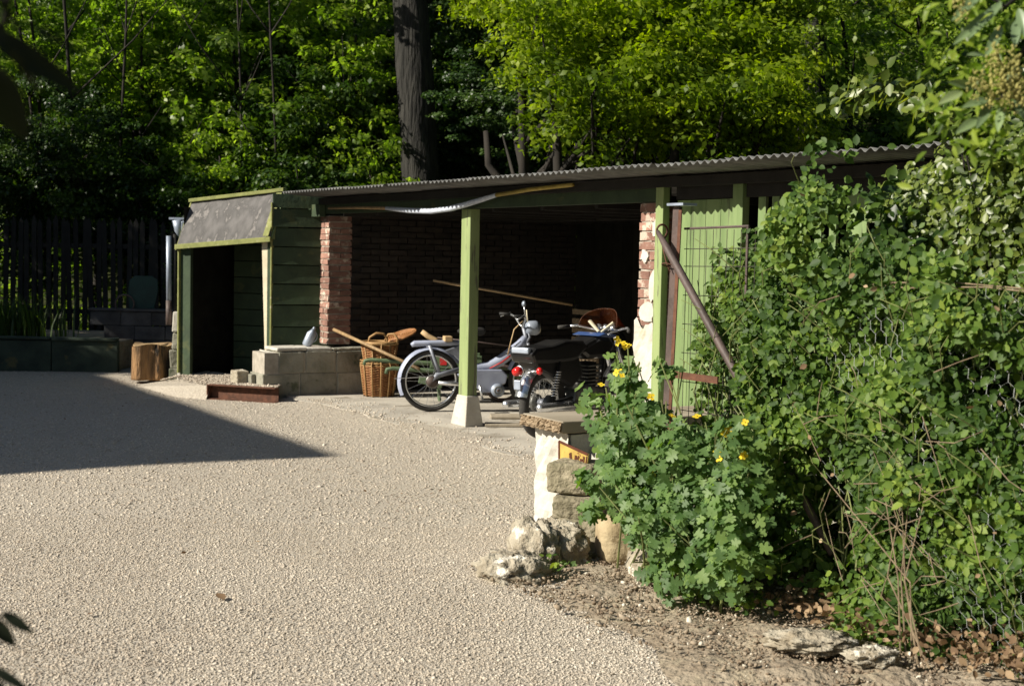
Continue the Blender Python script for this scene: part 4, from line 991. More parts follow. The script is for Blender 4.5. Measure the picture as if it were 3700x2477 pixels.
for i, (x, y, w_, d_, h_, a_, lab) in enumerate(((1.22, 5.62, .34, .22, .05, -.2, 'long chalky white stone lying in the soil near the right corner'), (1.42, 5.42, .20, .15, .045, .3, 'smaller chalky stone right of the long white one'), (1.62, 5.9, .12, .09, .06, .1, 'pale tan stone under the dry twigs'))):
    rock('chalk_stone', lab, (x, y, .07), (w_, d_, h_ * 1.6), a_, 'rubble', .25, .8, seed=20 + i, sub=22)

# ------------------------------------------------------------------ gate post, brace, wire fence
gp = thing('iron_gate_post', 'tall rusty angle-iron post leaning slightly beside the shed pillar', 'post', L(5.125, -1.6, 0), RZ)
b = MB(); b.add([(0, 0, 0), (.055, 0, 0), (.055, .006, 0), (.006, .006, 0), (.006, .055, 0), (0, .055, 0), (.075, 0, 1.86), (.13, 0, 1.86), (.13, .006, 1.86), (.081, .006, 1.86), (.081, .055, 1.86), (.075, .055, 1.86)],
      [(0, 1, 7, 6), (1, 2, 8, 7), (2, 3, 9, 8), (3, 4, 10, 9), (4, 5, 11, 10), (5, 0, 6, 11), (5, 4, 3, 2, 1, 0), (6, 7, 8, 9, 10, 11)])
b.build('angle_iron', 'brown_iron', gp)
MB().add([(.056, -.006, 0), (.082, -.006, 0), (.157, -.006, 1.84), (.131, -.006, 1.84), (.056, -.0005, 0), (.082, -.0005, 0), (.157, -.0005, 1.84), (.131, -.0005, 1.84)], [(0, 1, 2, 3), (7, 6, 5, 4), (0, 4, 5, 1), (1, 5, 6, 2), (2, 6, 7, 3), (3, 7, 4, 0)]).build('flat_strip', 'rust', gp)
MB().box(.06, .20, -.03, .06, 1.862, 1.875).build('cap_plate', 'zinc', gp)
MB().torus((.07, 0, 1.55), (0, .3, 1), .05, .004, 20, 6, wob=.004).build('binding_wire', 'rust', gp, True)
MB().tube([(.05, -.02, 1.72), (.03, -.03, 1.66), (.05, -.02, 1.58), (.09, -.02, 1.52)], .004, 6).build('wire_end', 'rust', gp, True)
br = thing('iron_brace', 'long dark iron bar slanting from the gate post down into the hedge', 'brace', L(5.15, -1.66, 1.73), RZ)
MB().tube([(0, 0, 0), (.10, 0, -.10), (.75, 0, -.76), (1.39, .0, -1.43)], [.010, .021, .021, .019], 8).build('bar', 'brown_iron', br, True)
MB().torus((.0, .03, .0), (1, 0, 0), .035, .006, 16, 6).build('hook', 'rust', br, True)
cbn = thing('iron_rail', 'short rusty horizontal rail fixed to the gate post above the flowers', 'rail', L(5.20, -1.62, .975), RZ)
MB().box(0, .46, -.02, -.012, 0, .035).build('flange', 'rust', cbn); MB().box(0, .46, -.0115, .012, .0, .006).build('web', 'rust', cbn)
mp2 = thing('wire_mesh_panel', 'dark square wire mesh panel in front of the green boards', 'mesh panel', L(5.26, -1.55, 0), RZ)
b = MB()
for i in range(12): b.tube([(i * .055, 0, .2), (i * .055, 0, 1.74)], .0022, 4)
b.build('vertical_wire', 'wire_dk', mp2, kind='stuff')
b = MB()
for z_ in (.35, .5, .65, .8, .95, 1.1, 1.25, 1.4, 1.55, 1.64): b.tube([(-.02, 0, z_), (.63, 0, z_ + .01)], .0022, 4)
b.build('horizontal_wire', 'wire_dk', mp2, kind='stuff')
MB().tube([(-.02, 0, 1.745), (.50, 0, 1.755)], .007, 6).build('top_bar', 'brown_iron', mp2); MB().tube([(.49, 0, 1.75), (.49, 0, 1.2)], .008, 6).build('end_bar', 'brown_iron', mp2)
wf = thing('chicken_wire_fence', 'galvanised chicken wire fence overgrown by the hedge at right', 'wire fence', L(0, 0, 0), RZ)
b = MB(); cw, chh = .062, .054
def wz(s, z): return -1.60 + .03 * math.sin(s * 3.1 + z * 2) + .02 * math.sin(z * 6 + s) - .10 - .03 * max(0, s - 6.4) * math.sin(min(1, max(0, z / 1.5)) * PI)
r_i = 0
z = .05
while z < 1.50:
    s = 6.1 + (cw / 2 if r_i % 2 else 0)
    while s < 8.6:
        if s < 6.55 + .35 * math.sin(z * 5): s += cw; continue
        A_ = (s, z); pts = [(s, z), (s + cw / 2, z + chh * .33), (s + cw / 2, z + chh), (s, z + chh * .33 + chh)]
        for p, q_ in (((s, z), (s + cw / 2, z + chh * .35)), ((s, z), (s - cw / 2, z + chh * .35)), ((s + cw / 2, z + chh * .35), (s + cw / 2, z + chh))):
            rr = .0007 if p[0] != q_[0] else .0011
            if random.random() < .97: b.tube([(p[0], wz(*p), p[1]), (q_[0], wz(*q_), q_[1])], rr, 3, False)
        s += cw
    z += chh; r_i += 1
b.build('hex_wire', 'wire', wf, kind='stuff')
for z_ in (1.515, 1.50): b = MB().tube([(6.85 + .2 * i, wz(6.9, 1.5) - .06, z_ + .008 * math.sin(i * 1.7 + z_ * 90)) for i in range(9)], .003, 5); b.build('top_strand', 'twig', wf)
for s_ in (7.9,): MB().tube([(s_, -1.6, 0), (s_, -1.6, 1.6)], .02, 6).build('fence_stake', 'dark_wood', wf)

# ------------------------------------------------------------------ foliage builders
def local_to_world(s, t, z):
    return np.stack([P0[0] + .5 * s + .8660254 * t, P0[1] - .8660254 * s + .5 * t, z], 1)
def plant_from_points(root, P, nrm, size, T, m, n_obj=300, droop=.3, score=None, stuffname='foliage', axis=None, partname='leaf', tone=None):
    """the n_obj foremost leaves are parts, the rest one mesh"""
    P = np.asarray(P); n = len(P); sc = score if score is not None else rng.random(n)
    idx = np.argsort(-sc); top, rest = idx[:n_obj], idx[n_obj:]
    size = np.broadcast_to(np.asarray(size, float), (n,)); nrm = unit(np.asarray(nrm, float))
    if len(rest): obj(stuffname, leaves(stuffname, P[rest], nrm[rest], size[rest], T, m, droop=droop, tone=None if tone is None else tone[rest], axis=None if axis is None else axis[rest]), root, kind='stuff')
    protos = [leaves(partname, [(0, 0, 0)], [(0, 0, 1)], 1.0, T, m, [tn], axis=[(0, 1, 0)]) for tn in (.15, .35, .55, .75, .95)]
    for i in top:
        nn = Vector(nrm[i]); a = Vector(rng.normal(size=3)) if axis is None else Vector(axis[i]); a.z -= droop
        y = (a - nn * a.dot(nn)).normalized(); x = y.cross(nn)
        Mx = Matrix((x, y, nn)).transposed().to_4x4(); Mx.translation = Vector(P[i]) 
        o = bpy.data.objects.new(partname, protos[random.randrange(5)]); COL.objects.link(o); o.parent = root
        sz = float(size[i]); o.location = Vector(P[i]); o.rotation_euler = Mx.to_euler(); o.scale = (sz, sz, sz)
sunv = np.array([-sdir.x, -sdir.y, -sdir.z])
# --- main climbing hedge on the fence
HS = np.array([5.20, 5.42, 5.60, 5.93, 6.15, 6.32, 6.37, 6.42, 6.52, 6.60, 6.70, 6.85, 7.1, 8.0, 8.6])
HH = np.array([.35, 1.60, 1.66, 1.66, 1.72, 1.82, 1.92, 2.10, 2.08, 1.90, 1.80, 1.68, 1.56, 1.52, 1.5])
def hedge_pts(n):
    out = []; 
    s = rng.uniform(5.15, 8.5, n); H = np.interp(s, HS, HH) + .03 * np.sin(s * 21) + .03 * np.sin(s * 9)
    z = rng.random(n) ** .85 * H
    lump = .10 * np.sin(s * 4.3 + z * 3.1) * np.sin(z * 4.7 - s * 2) + .06 * np.sin(s * 11 + 1) * np.sin(z * 12 + s * 3)
    dep = np.abs(rng.exponential(.09, n))
    t = np.interp(s, [5.3, 5.8, 6.05, 6.6], [-1.53, -1.60, -1.74, -1.80]) - lump * np.interp(s, [5.3, 6.3], [.4, 1.1]) + dep * np.where(rng.random(n) < .8, 1, 2.6)
    # near the post the leaves are sparse and low down the hedge is hollow on the left
    keep = np.ones(n, bool)
    keep &= ~((s < 5.75) & (rng.random(n) < np.clip(np.interp(s, [5.2, 5.34, 5.5, 5.7], [.98, .74, .28, .0]) - .35 * (z < .6) + .12 * (z > 1.35), 0, 1)))
    keep &= ~(((s - 6.52) ** 2 / .02 + (z - .42) ** 2 / .035 < 1) & (rng.random(n) < .93))
    keep &= ~((s < 6.6) & (z < .12) & (rng.random(n) < .9))
    top = H - z; keep &= ~((top < .10) & (rng.random(n) < .5))
    spike = (s > 6.3) & (s < 6.6) & (z > 1.8); keep &= ~(spike & (rng.random(n) < .35))
    fld = np.sin(s * 7.1 + 2 * np.sin(z * 5)) * np.sin(z * 9.3 + s * 2.2); keep &= ~((fld > .42) & (rng.random(n) < .88)); f3 = np.sin(s * 17 + 3 * np.sin(z * 13)) * np.sin(z * 19 + s * 6); keep &= ~((f3 > .45) & (rng.random(n) < .8))
    s, z, t, lump = s[keep], z[keep], t[keep], lump[keep]
    return s, t, z
s, t, z = hedge_pts(72000)
P = local_to_world(s, t, z + .03)
outw = np.array([-.866, -.5, 0.25]); nr = rng.normal(0, .48, P.shape) + np.array([-.55, -.85, .35])
hd = thing('climbing_hedge', 'dense light green small-leaved climber covering the wire fence at right', 'hedge', (0, 0, 0))
sc = -t + rng.random(len(t)) * .05 + np.where((s > 5.9) & (s < 7.5) & (z > .3), .3, 0)
sunlit_fld = np.sin(s * 5.3 + np.sin(z * 6)) * np.sin(z * 6.7 + s * 1.3 + 1); sz = np.clip(rng.lognormal(-3.38, .28, len(P)), .017, .058) * np.where(s > 6.3, 1.0, .92)  # field paints sunlit yellow-green clumps into the leaf tone
plant_from_points(hd, P, nr, sz, T_OVAL, 'leaf_ivy', 300, .35, sc, tone=np.clip(.45 + .22 * sunlit_fld + rng.normal(0, .2, len(P)), 0, 1))
b = MB()
for i in range(90):
    s0_ = random.uniform(5.3, 8.2); z0_ = random.uniform(.0, .5); t0_ = -1.6 + random.uniform(-.05, .2); pts = []
    for k_ in range(6): pts.append(tuple(L(s0_ + random.gauss(0, .05) + .04 * k_ * random.choice((-1, 1)), t0_ + random.gauss(0, .03), z0_ + k_ * .24 + random.gauss(0, .03))))
    H_ = float(np.interp(s0_, HS, HH)); pts = [p for p in pts if p[2] < H_] 
    if len(pts) > 1: b.tube(pts, [.0055 - .0007 * j for j in range(len(pts))], 4)
for i in range(120):
    s0_ = random.uniform(5.5, 8.0); z0_ = random.uniform(.15, float(np.interp(s0_, HS, HH)) - .05); a_ = random.uniform(.2, 2.6); l_ = random.uniform(.10, .30); t0_ = float(np.interp(s0_, [5.5, 6.05, 6.6], [-1.60, -1.78, -1.86])) - random.uniform(.0, .05)
    b.tube([L(s0_, t0_ + .06, z0_), L(s0_ + .5 * l_ * math.cos(a_), t0_ - .02, z0_ + .55 * l_ * math.sin(a_)), L(s0_ + l_ * math.cos(a_), t0_ - .03, z0_ + .9 * l_ * math.sin(a_) - .02)], [.003, .0024, .0014], 4)
b.build('stems', 'stem', hd, kind='stuff')
n = 40; s_b = rng.uniform(5.6, 8.2, n); z_b = rng.random(n) * (np.interp(s_b, HS, HH) - .1); t_b = np.interp(s_b, [5.5, 6.05, 6.6], [-1.60, -1.80, -1.88]) + rng.normal(0, .05, n)
obj('withered_leaves', leaves('withered_leaves', local_to_world(s_b, t_b, z_b), rng.normal(0, .6, (n, 3)) + np.array([-.5, -.8, .3]), rng.uniform(.018, .04, n), T_OVAL, 'dryleaf'), hd, kind='stuff')
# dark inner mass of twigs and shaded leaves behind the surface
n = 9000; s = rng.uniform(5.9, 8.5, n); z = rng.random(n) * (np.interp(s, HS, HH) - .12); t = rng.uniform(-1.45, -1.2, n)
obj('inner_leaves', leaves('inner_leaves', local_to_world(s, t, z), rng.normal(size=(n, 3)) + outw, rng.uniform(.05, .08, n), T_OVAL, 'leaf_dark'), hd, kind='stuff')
# --- taller shrub behind the fence
def blob_points(cs, n, surf=.75):
    P = []; Nn = []
    for (c, r), k_ in zip(cs, rng.multinomial(n, np.array([r[0] * r[2] for c, r in cs]) / sum(r[0] * r[2] for c, r in cs))):
        d = unit(rng.normal(size=(k_, 3))); rad = np.clip(1 - rng.exponential(1 - surf, k_), .1, 1.08)
        P.append(np.array(c) + d * rad[:, None] * np.array(r)); Nn.append(d + rng.normal(0, .55, (k_, 3)) + np.array([0, 0, .4]))
    return np.concatenate(P), np.concatenate(Nn)
sh = thing('privet_shrub', 'tall glossy-leaved shrub rising behind the wire fence at the right edge', 'shrub', (0, 0, 0))
cs = []
for s_, t_, z_, r_ in ((6.35, -.85, 1.35, .36), (6.25, -.9, 1.85, .24), (6.6, -.95, 1.75, .36), (6.8, -1.0, 2.02, .30), (7.1, -1.0, 1.85, .40), (7.3, -1.0, 2.1, .3), (7.5, -1.0, 1.7, .4), (6.9, -.9, 1.3, .4), (7.8, -1.1, 2.0, .4)):
    cs.append((tuple(L(s_, t_, z_)), (r_, r_, r_)))
P, Nn = blob_points(cs, 17000)
fld = np.sin(P[:, 0] * 7 + P[:, 2] * 5) * np.sin(P[:, 2] * 8 - P[:, 1] * 4); k_ = fld < .35 + rng.random(len(P)) * .5; P, Nn = P[k_], Nn[k_]
sc = -P[:, 1] + rng.random(len(P)) * .2
plant_from_points(sh, P, Nn * .7 + np.array([-.6, -.9, .3]), rng.uniform(.03, .048, len(P)), T_OVAL, 'leaf_shrub', 300, .2, sc)
b = MB()
for c, r in cs:
    for q_ in range(5): 
        base = L(random.uniform(6.5, 7.4), -.95, 0); p = Vector(c) + Vector((random.uniform(-.2, .2), random.uniform(-.2, .2), random.uniform(-.1, .2)))
        b.tube([base, (base + p) / 2 + Vector((random.gauss(0, .06), random.gauss(0, .06), 0)), p], [.012, .008, .004], 5)
b.build('branches', 'bark_dark', sh, kind='stuff')
# arching shoot between
ar = thing('arching_shoot', 'leafy shoot arching over the shed roof edge at right', 'branch', (0, 0, 0))
path = [L(6.9, -1.2, 2.1), L(6.7, -1.25, 2.25), L(6.45, -1.2, 2.36), L(6.2, -1.2, 2.40), L(5.95, -1.2, 2.36)]
MB().tube(path, [.008, .007, .006, .005, .003], 5).build('stem', 'stem', ar, True)
n = 240; f = rng.random(n) * 3.99; P = np.array([path[int(q_)].lerp(path[int(q_) + 1], q_ - int(q_)) for q_ in f]) + rng.normal(0, .04, (n, 3))
plant_from_points(ar, P, rng.normal(0, .6, (n, 3)) + outw + np.array([0, 0, .5]), rng.uniform(.05, .08, n), T_OVAL, 'leaf_shrub', 120, .4, None)
# --- celandine with yellow flowers
ce = thing('celandine', 'big bushy celandine with lobed leaves and yellow flowers before the gate post', 'flowering plant', (0, 0, 0))
def cel_cluster(cs, n): return blob_points(cs, n, .58)
cs = []
for s_, t_, z_, r_, rz_ in ((5.36, -1.95, .80, .10, .12), (5.42, -2.0, .60, .13, .16), (5.38, -2.0, .40, .15, .14), (5.62, -2.05, .55, .18, .22), (5.70, -2.1, .78, .14, .14), (5.85, -2.1, .42, .20, .22), (6.05, -2.1, .72, .18, .16), (6.15, -2.1, .45, .20, .22), (6.20, -2.15, .20, .20, .15), (6.32, -2.05, .80, .14, .12), (6.42, -2.1, .55, .16, .18), (6.45, -2.15, .30, .17, .16), (5.98, -2.1, .22, .14, .14), (5.72, -2.05, .30, .12, .1), (5.25, -1.9, .98, .08, .08)):
    cs.append((tuple(L(s_, t_, z_)), (r_, r_, rz_)))
rc = random.Random(3)
for q_ in range(16):
    b0 = rc.choice(cs); a_ = rc.uniform(0, 6.28); cs.append(((b0[0][0] + math.cos(a_) * .16, b0[0][1] - abs(math.sin(a_)) * .10, max(.1, b0[0][2] + rc.uniform(-.12, .2))), (.06, .06, .06)))
P, Nn = cel_cluster(cs, 3600); k_ = P[:, 2] > .05; P, Nn = P[k_], Nn[k_]
sc = -P[:, 1] * 1.0 + rng.random(len(P)) * .15
plant_from_points(ce, P, Nn * .8 + np.array([-.45, -.8, .45]) + rng.normal(0, .35, P.shape), rng.uniform(.028, .064, len(P)), T_LOBE, 'leaf_cel', 300, .5, sc)
b = MB()
stems = []
for i in range(70):
    c, r = random.choice(cs); base = L(random.uniform(5.4, 6.4), -1.98 + random.uniform(-.15, .15), .02); tip = Vector(c) + Vector((random.uniform(-.1, .1), random.uniform(-.1, .1), r[2] * random.uniform(.2, 1)))
    b.tube([base, base.lerp(tip, .5) + Vector((0, 0, .05)), tip], [.006, .005, .003], 5)
tops = [L(5.44, -2.03, 1.15), L(5.35, -2.03, 1.12), L(5.24, -2.02, .93), L(5.45, -2.03, 1.03), L(5.38, -2.03, 1.0), L(5.55, -2.05, .93), L(5.12, -2.0, .90), L(5.28, -2.0, .86), L(5.60, -2.05, .86), L(5.05, -1.95, .84), L(5.5, -2.0, 1.08)]
topP = []
for tp in tops:
    base = L(5.5 + random.uniform(-.1, .1), -1.98, .3); mid = base.lerp(tp, .55) + Vector((-.03, 0, .06)); b.tube([base, mid, tp], [.006, .005, .0035], 5)
    for q_ in range(15): 
        f = random.uniform(.35, 1); p = base.lerp(mid, f / .55) if f < .55 else mid.lerp(tp, (f - .55) / .45); topP.append(p + Vector((random.gauss(0, .05), random.gauss(0, .05), random.gauss(0, .03))))
b.build('stems', 'stem', ce, kind='stuff')
topP = np.array(topP); obj('upper_leaves', leaves('upper_leaves', topP, rng.normal(0, .6, topP.shape) + outw + np.array([0, -.3, .5]), rng.uniform(.05, .085, len(topP)), T_LOBE, 'leaf_cel', droop=.3), ce, kind='stuff')
# flowers: four petals each
def petal_mesh():
    v = [(0, 0, 0), (-.45, .45, .1), (-.35, .9, .12), (.0, 1.0, .1), (.35, .9, .12), (.45, .45, .1), (0, .5, .02)]
    return npmesh('petal', v, T_OVAL[1], 'petal', [random.random()] * 7)
pms = [petal_mesh() for _ in range(4)]; core = MB().ell((0, 0, .1), .16, .16, .2, 8, 5).mesh('flower_centre', 'petal', True)
import itertools
fl = [L(5.464, -2.08, 1.191), L(5.450, -2.08, 1.170), L(5.480, -2.08, 1.175), L(5.351, -2.08, 1.162), L(5.452, -2.08, 1.039), L(5.430, -2.08, 1.020), L(5.470, -2.08, 1.030), L(5.242, -2.08, 0.944), L(5.706, -2.08, 0.944), L(6.031, -2.08, 0.885), L(6.419, -2.08, 0.913), L(5.816, -2.08, 0.861), L(6.287, -2.08, 0.844), L(6.270, -2.08, 0.850), L(6.300, -2.08, 0.835), L(6.254, -2.08, 0.742), L(6.240, -2.08, 0.750), L(6.376, -2.08, 0.758), L(6.288, -2.08, 0.688), L(5.987, -2.08, 0.758), L(5.743, -2.08, 0.686), L(5.760, -2.08, 0.700), L(5.694, -2.08, 0.574), L(6.300, -2.08, 0.860), L(5.720, -2.08, 0.840)]
for p in fl:
    for rep in range(random.choice((1, 1, 2))):
        f_ = obj('flower', core, ce, p + Vector((random.gauss(0, .018), random.gauss(0, .01) - .05, random.gauss(0, .014))), (R(random.uniform(20, 80)), R(random.uniform(-30, 30)), R(random.uniform(-60, 30))), (random.uniform(.016, .023),) * 3)
        for q_ in range(4): obj('petal', random.choice(pms), f_, (0, 0, 0), (0, 0, PI / 2 * q_ + random.uniform(-.2, .2)), (.95, .95, .95))
# low weeds and dry litter along the bed
for i, (s_, t_, n_, lab) in enumerate(((5.35, -2.35, 22, 'tiny weed seedling on the soil by the brown stone'), (6.4, -2.0, 40, 'small weed tuft at the hedge foot, left of the chalky stone'), (7.0, -1.95, 60, 'low leafy weed among dry leaves at the right corner'), (6.15, -2.1, 26, 'weed seedling under the celandine edge'))):
    c = L(s_, t_, .09); P = np.array(c) + rng.normal(0, 1, (n_, 3)) * (.05, .05, .025); P[:, 2] = np.maximum(P[:, 2], .07)
    wd = thing('weed', lab, 'weed', (0, 0, 0)); plant_from_points(wd, P, rng.normal(0, .5, (n_, 3)) + np.array([-.4, -.4, .8]), rng.uniform(.025, .045, n_), T_OVAL, 'leaf_ivy', n_)
    MB().tube([c - Vector((0, 0, .08)), c + Vector((0, 0, .01))], .002, 5).build('stem', 'stem', wd)
n = 1500; s = rng.uniform(6.4, 8.3, n); t = rng.uniform(-2.0, -1.45, n); P = local_to_world(s, t, .08 + .05 * np.maximum(0, t + 2) + np.abs(rng.normal(0, .035, n)) + np.where(s > 7, .05, 0) * rng.random(n))
obj('dry_litter', leaves('dry_litter', P, rng.normal(0, .6, (n, 3)) + np.array([0, -.2, .6]), rng.uniform(.02, .045, n), T_OVAL, 'dryleaf'), kind='stuff', label='dry brown fallen leaves along the hedge foot', cat='leaf litter')
b = MB()
for i in range(48):
    s_ = random.gauss(7.15, .28); z_ = random.gauss(.62, .25); 
    if z_ < .1 or s_ < 6.5: continue
    a = random.uniform(-1.2, 1.2) + random.choice((0, PI)); l_ = random.uniform(.08, .32); t_ = -1.86 - .10 * max(0, s_ - 6.6) + random.gauss(0, .03)
    p = L(s_, t_, z_); q_ = L(s_ + l_ * math.cos(a), t_ + random.gauss(0, .02), z_ + l_ * math.sin(a)); m_2 = (p + q_) / 2 + Vector((0, 0, random.gauss(0, .02)))
    b.tube([p, m_2, q_], [.0022, .0018, .001], 4)
for i in range(6):
    p = L(7.25 + .03 * i, -1.95, .05); b.tube([p, L(7.2 + random.gauss(0, .05), -1.93, .35), L(7.15 + random.gauss(0, .15), -1.9, .7)], [.004, .003, .002], 5)
dt = b.build('dry_twigs', 'twig', None, kind='stuff', label='tangle of dry pale twigs on the wire fence at the right edge', cat='twigs')

# ------------------------------------------------------------------ trees
def crown_mesh(name, rx, ry, rz, nclump, per, size, m, T=T_DIA, flat=.6, seed=0, droop=.5):
    r_ = np.random.default_rng(seed); d = unit(r_.normal(size=(nclump, 3))); rad = r_.random(nclump) ** (1 / 2.2)
    C_ = d * rad[:, None] * np.array([rx, ry, rz]); cr = r_.uniform(.18, .42, nclump) * (rx * .36 + .25)
    off = unit(r_.normal(size=(nclump * per, 3))) * (r_.random(nclump * per) ** .45)[:, None] * np.repeat(cr, per)[:, None] * np.array([1.25, 1.25, flat])
    P = np.repeat(C_, per, 0) + off
    nn = off / np.repeat(cr, per)[:, None] * .6 + r_.normal(0, .5, P.shape) + np.array([-.25, -.35, .75])
    tone = np.clip(np.repeat(r_.normal(.5, .17, nclump), per) + r_.normal(0, .16, len(P)), 0, 1)
    return leaves(name, P, nn, r_.uniform(.6, 1.25, len(P)) * size, T, m, tone, droop)
CR = {}
for kx, mt in (('mid', 'leaf_mid'), ('dark', 'leaf_dark'), ('bright', 'leaf_bright')):
    for v in range(2):
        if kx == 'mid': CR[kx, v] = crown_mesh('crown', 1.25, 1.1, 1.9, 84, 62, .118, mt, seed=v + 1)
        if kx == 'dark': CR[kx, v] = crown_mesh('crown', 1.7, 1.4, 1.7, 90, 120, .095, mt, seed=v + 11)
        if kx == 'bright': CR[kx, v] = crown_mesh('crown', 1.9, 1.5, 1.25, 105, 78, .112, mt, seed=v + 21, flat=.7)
def trunk_mesh(h, r, bend=.25, nb=5, seed=0, m='bark_dark', lean=0):
    rr = random.Random(seed); b = MB(); pts = []; n_ = 7
    for i in range(n_ + 1):
        f = i / n_; pts.append((lean * f + bend * math.sin(f * 3 + seed) * f * .5, bend * .4 * math.cos(f * 4 + seed) * f, h * f))
    b.tube(pts, [r * (1.25 if i == 0 else 1 - .6 * i / n_) for i in range(n_ + 1)], 9)
    for k_ in range(nb):
        f = rr.uniform(.35, .95); i = int(f * n_); p = Vector(pts[i]); a = rr.uniform(0, 2 * PI); l_ = h * rr.uniform(.12, .28)
        e_ = p + Vector((math.cos(a) * l_, math.sin(a) * l_, l_ * .9)); b.tube([p, p.lerp(e_, .5) + Vector((0, 0, -.05 * l_)), e_], [r * .4, r * .28, r * .1], 6)
    return b.mesh('trunk', m, True)
TR = [trunk_mesh(5.0, .045, .35, 6, 1), trunk_mesh(5.0, .06, .4, 7, 2), trunk_mesh(4.5, .10, .3, 7, 3)]
tree_n = 0
TREES = []
def tree(kind, x, y, zc, sc_, label, group=None, th=None, tk=0, cat='tree', xs_=1.0, name='forest_tree'):
    global tree_n; z0 = hill(x, y) - .12
    t_ = thing(name, label, cat, (x, y, z0), random.uniform(0, 6.28), group)
    tm = obj('trunk', TR[tk], t_, scale=(1, 1, max(.3, (zc - z0 + .6) / 5.0)))
    TREES.append((t_, x / y, z0, zc, y)); o = obj('crown', CR[kind, tree_n % 2], t_, (0, 0, zc - z0), (0, 0, 0), (sc_ * xs_, sc_ * xs_, sc_)); tree_n += 1
    return t_
g1 = 'slender sunlit saplings on the wooded slope at left'
lab1 = 'slender leafy sapling among the sunlit thicket left of the big trunk'
rr = random.Random(5)
for (x, y, z) in [(-8.3, 24.0, 3.2), (-7.0, 23.2, 3.0), (-5.9, 23.6, 3.9), (-4.7, 22.8, 3.2), (-3.9, 23.6, 4.6), (-6.4, 24.5, 5.6), (-8.0, 25.2, 5.6), (-5.0, 24.8, 5.9), (-2.9, 23.4, 3.4), (-7.3, 26.5, 7.2), (-4.0, 26.2, 6.8), (-5.6, 27.5, 7.0), (-2.6, 25.5, 5.6)]:
    tree('mid', x + rr.uniform(-.2, .2), y, z, rr.uniform(.9, 1.15), lab1, g1, tk=rr.choice((0, 0, 1)), name='sapling')
THIN = [trunk_mesh(6.0, .035, .5, 4, 30 + i) for i in range(3)]
for i, (x, y, r_, ln) in enumerate(((-6.35, 21.9, 1.3, 8), (-6.05, 22.1, .9, 3), (-5.75, 22.3, 1.0, -3), (-4.35, 22.0, .8, 2), (-3.7, 22.0, .8, -2), (-7.2, 22.2, 1.1, 6))):
    t_ = thing('thin_tree', 'thin bare-stemmed young tree, %s from left along the front of the thicket' % ('second', 'third', 'fourth', 'fifth', 'sixth', 'x')[i] if i != 5 else 'thin bare-stemmed young tree standing leftmost at the front of the thicket', 'tree', (x, y, -.1), 0, 'thin bare stems at the front of the thicket')
    obj('trunk', THIN[i % 3], t_, rot=(0, R(-ln), R(70 * i)), scale=(r_, r_, 1.15)); obj('crown', CR['mid', i % 2], t_, (0, 0, 7.6), scale=(.6, .6, .5))
g2 = 'dark bushy trees in the middle of the wood'
lab2 = 'dark shaded bushy tree in the middle of the wood around the big trunk'
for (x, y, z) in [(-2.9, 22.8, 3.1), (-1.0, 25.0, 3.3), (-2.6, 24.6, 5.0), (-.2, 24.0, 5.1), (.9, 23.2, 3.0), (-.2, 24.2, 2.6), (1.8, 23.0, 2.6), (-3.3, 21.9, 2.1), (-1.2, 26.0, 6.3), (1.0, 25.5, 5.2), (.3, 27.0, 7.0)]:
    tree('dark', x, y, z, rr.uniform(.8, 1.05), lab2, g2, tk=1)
g3 = 'bright yellow-green trees overhanging the shed'
lab3 = 'bright yellow-green leafy tree spreading above the shed roof'
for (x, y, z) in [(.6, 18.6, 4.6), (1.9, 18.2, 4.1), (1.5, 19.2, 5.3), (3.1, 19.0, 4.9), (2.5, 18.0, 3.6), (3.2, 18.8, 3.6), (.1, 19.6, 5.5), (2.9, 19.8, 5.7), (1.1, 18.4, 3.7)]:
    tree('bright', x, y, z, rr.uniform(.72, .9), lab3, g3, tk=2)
g4 = 'mixed green trees behind the right end of the shed'
lab4 = 'mid green tree behind the right end of the shed'
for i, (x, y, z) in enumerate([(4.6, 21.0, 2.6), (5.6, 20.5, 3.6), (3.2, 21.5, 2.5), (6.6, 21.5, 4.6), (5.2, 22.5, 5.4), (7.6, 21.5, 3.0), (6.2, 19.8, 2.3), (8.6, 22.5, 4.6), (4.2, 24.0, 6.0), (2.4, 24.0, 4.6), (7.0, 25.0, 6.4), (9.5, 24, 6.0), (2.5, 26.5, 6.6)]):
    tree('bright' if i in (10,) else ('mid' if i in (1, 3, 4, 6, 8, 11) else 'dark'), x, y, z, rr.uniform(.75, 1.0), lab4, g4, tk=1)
# dark shrub above the picket fence, and off-frame trees that shade that corner
g5 = 'deep-shaded shrubs above the picket fence'
for (x, y, z) in [(-8.6, 22.9, 4.6), (-7.6, 22.6, 4.9), (-3.4, 22.4, 2.5), (-4.6, 22.0, 2.4), (-2.2, 21.6, 2.2), (-2.7, 22.8, 4.4), (-4.6, 23.4, 5.3), (-6.0, 22.8, 5.0)]:
    tree('mid', x, y, z, rr.uniform(.75, .95), lab1, g1, tk=0, name='sapling')
for (x, y, z) in [(-7.4, 21.6, 2.0), (-6.3, 21.8, 2.5), (-5.3, 21.7, 2.0), (-8.4, 21.6, 2.8), (-4.6, 21.4, 1.5), (-7.2, 22.0, 3.0)]:
    tree('dark', x, y, z, .72, 'very dark rounded shrub looming over the picket fence', g5, name='dark_shrub', cat='shrub')
for (x, y, z, k_) in [(-10.6, 16.6, 5.0, 1.5), (-10.9, 18.9, 4.4, 1.3), (-9.6, 18.2, 3.6, 1.0), (-9.4, 19.9, 3.2, .8)]:
    tree('dark', x, y, z, k_, 'broad shade tree standing outside the picture at left', 'shade trees left of the yard', tk=2, name='shade_tree')
ORD = ['first', 'second', 'third', 'fourth', 'fifth', 'sixth', 'seventh', 'eighth', 'ninth', 'tenth', 'eleventh', 'twelfth']
byg = {}
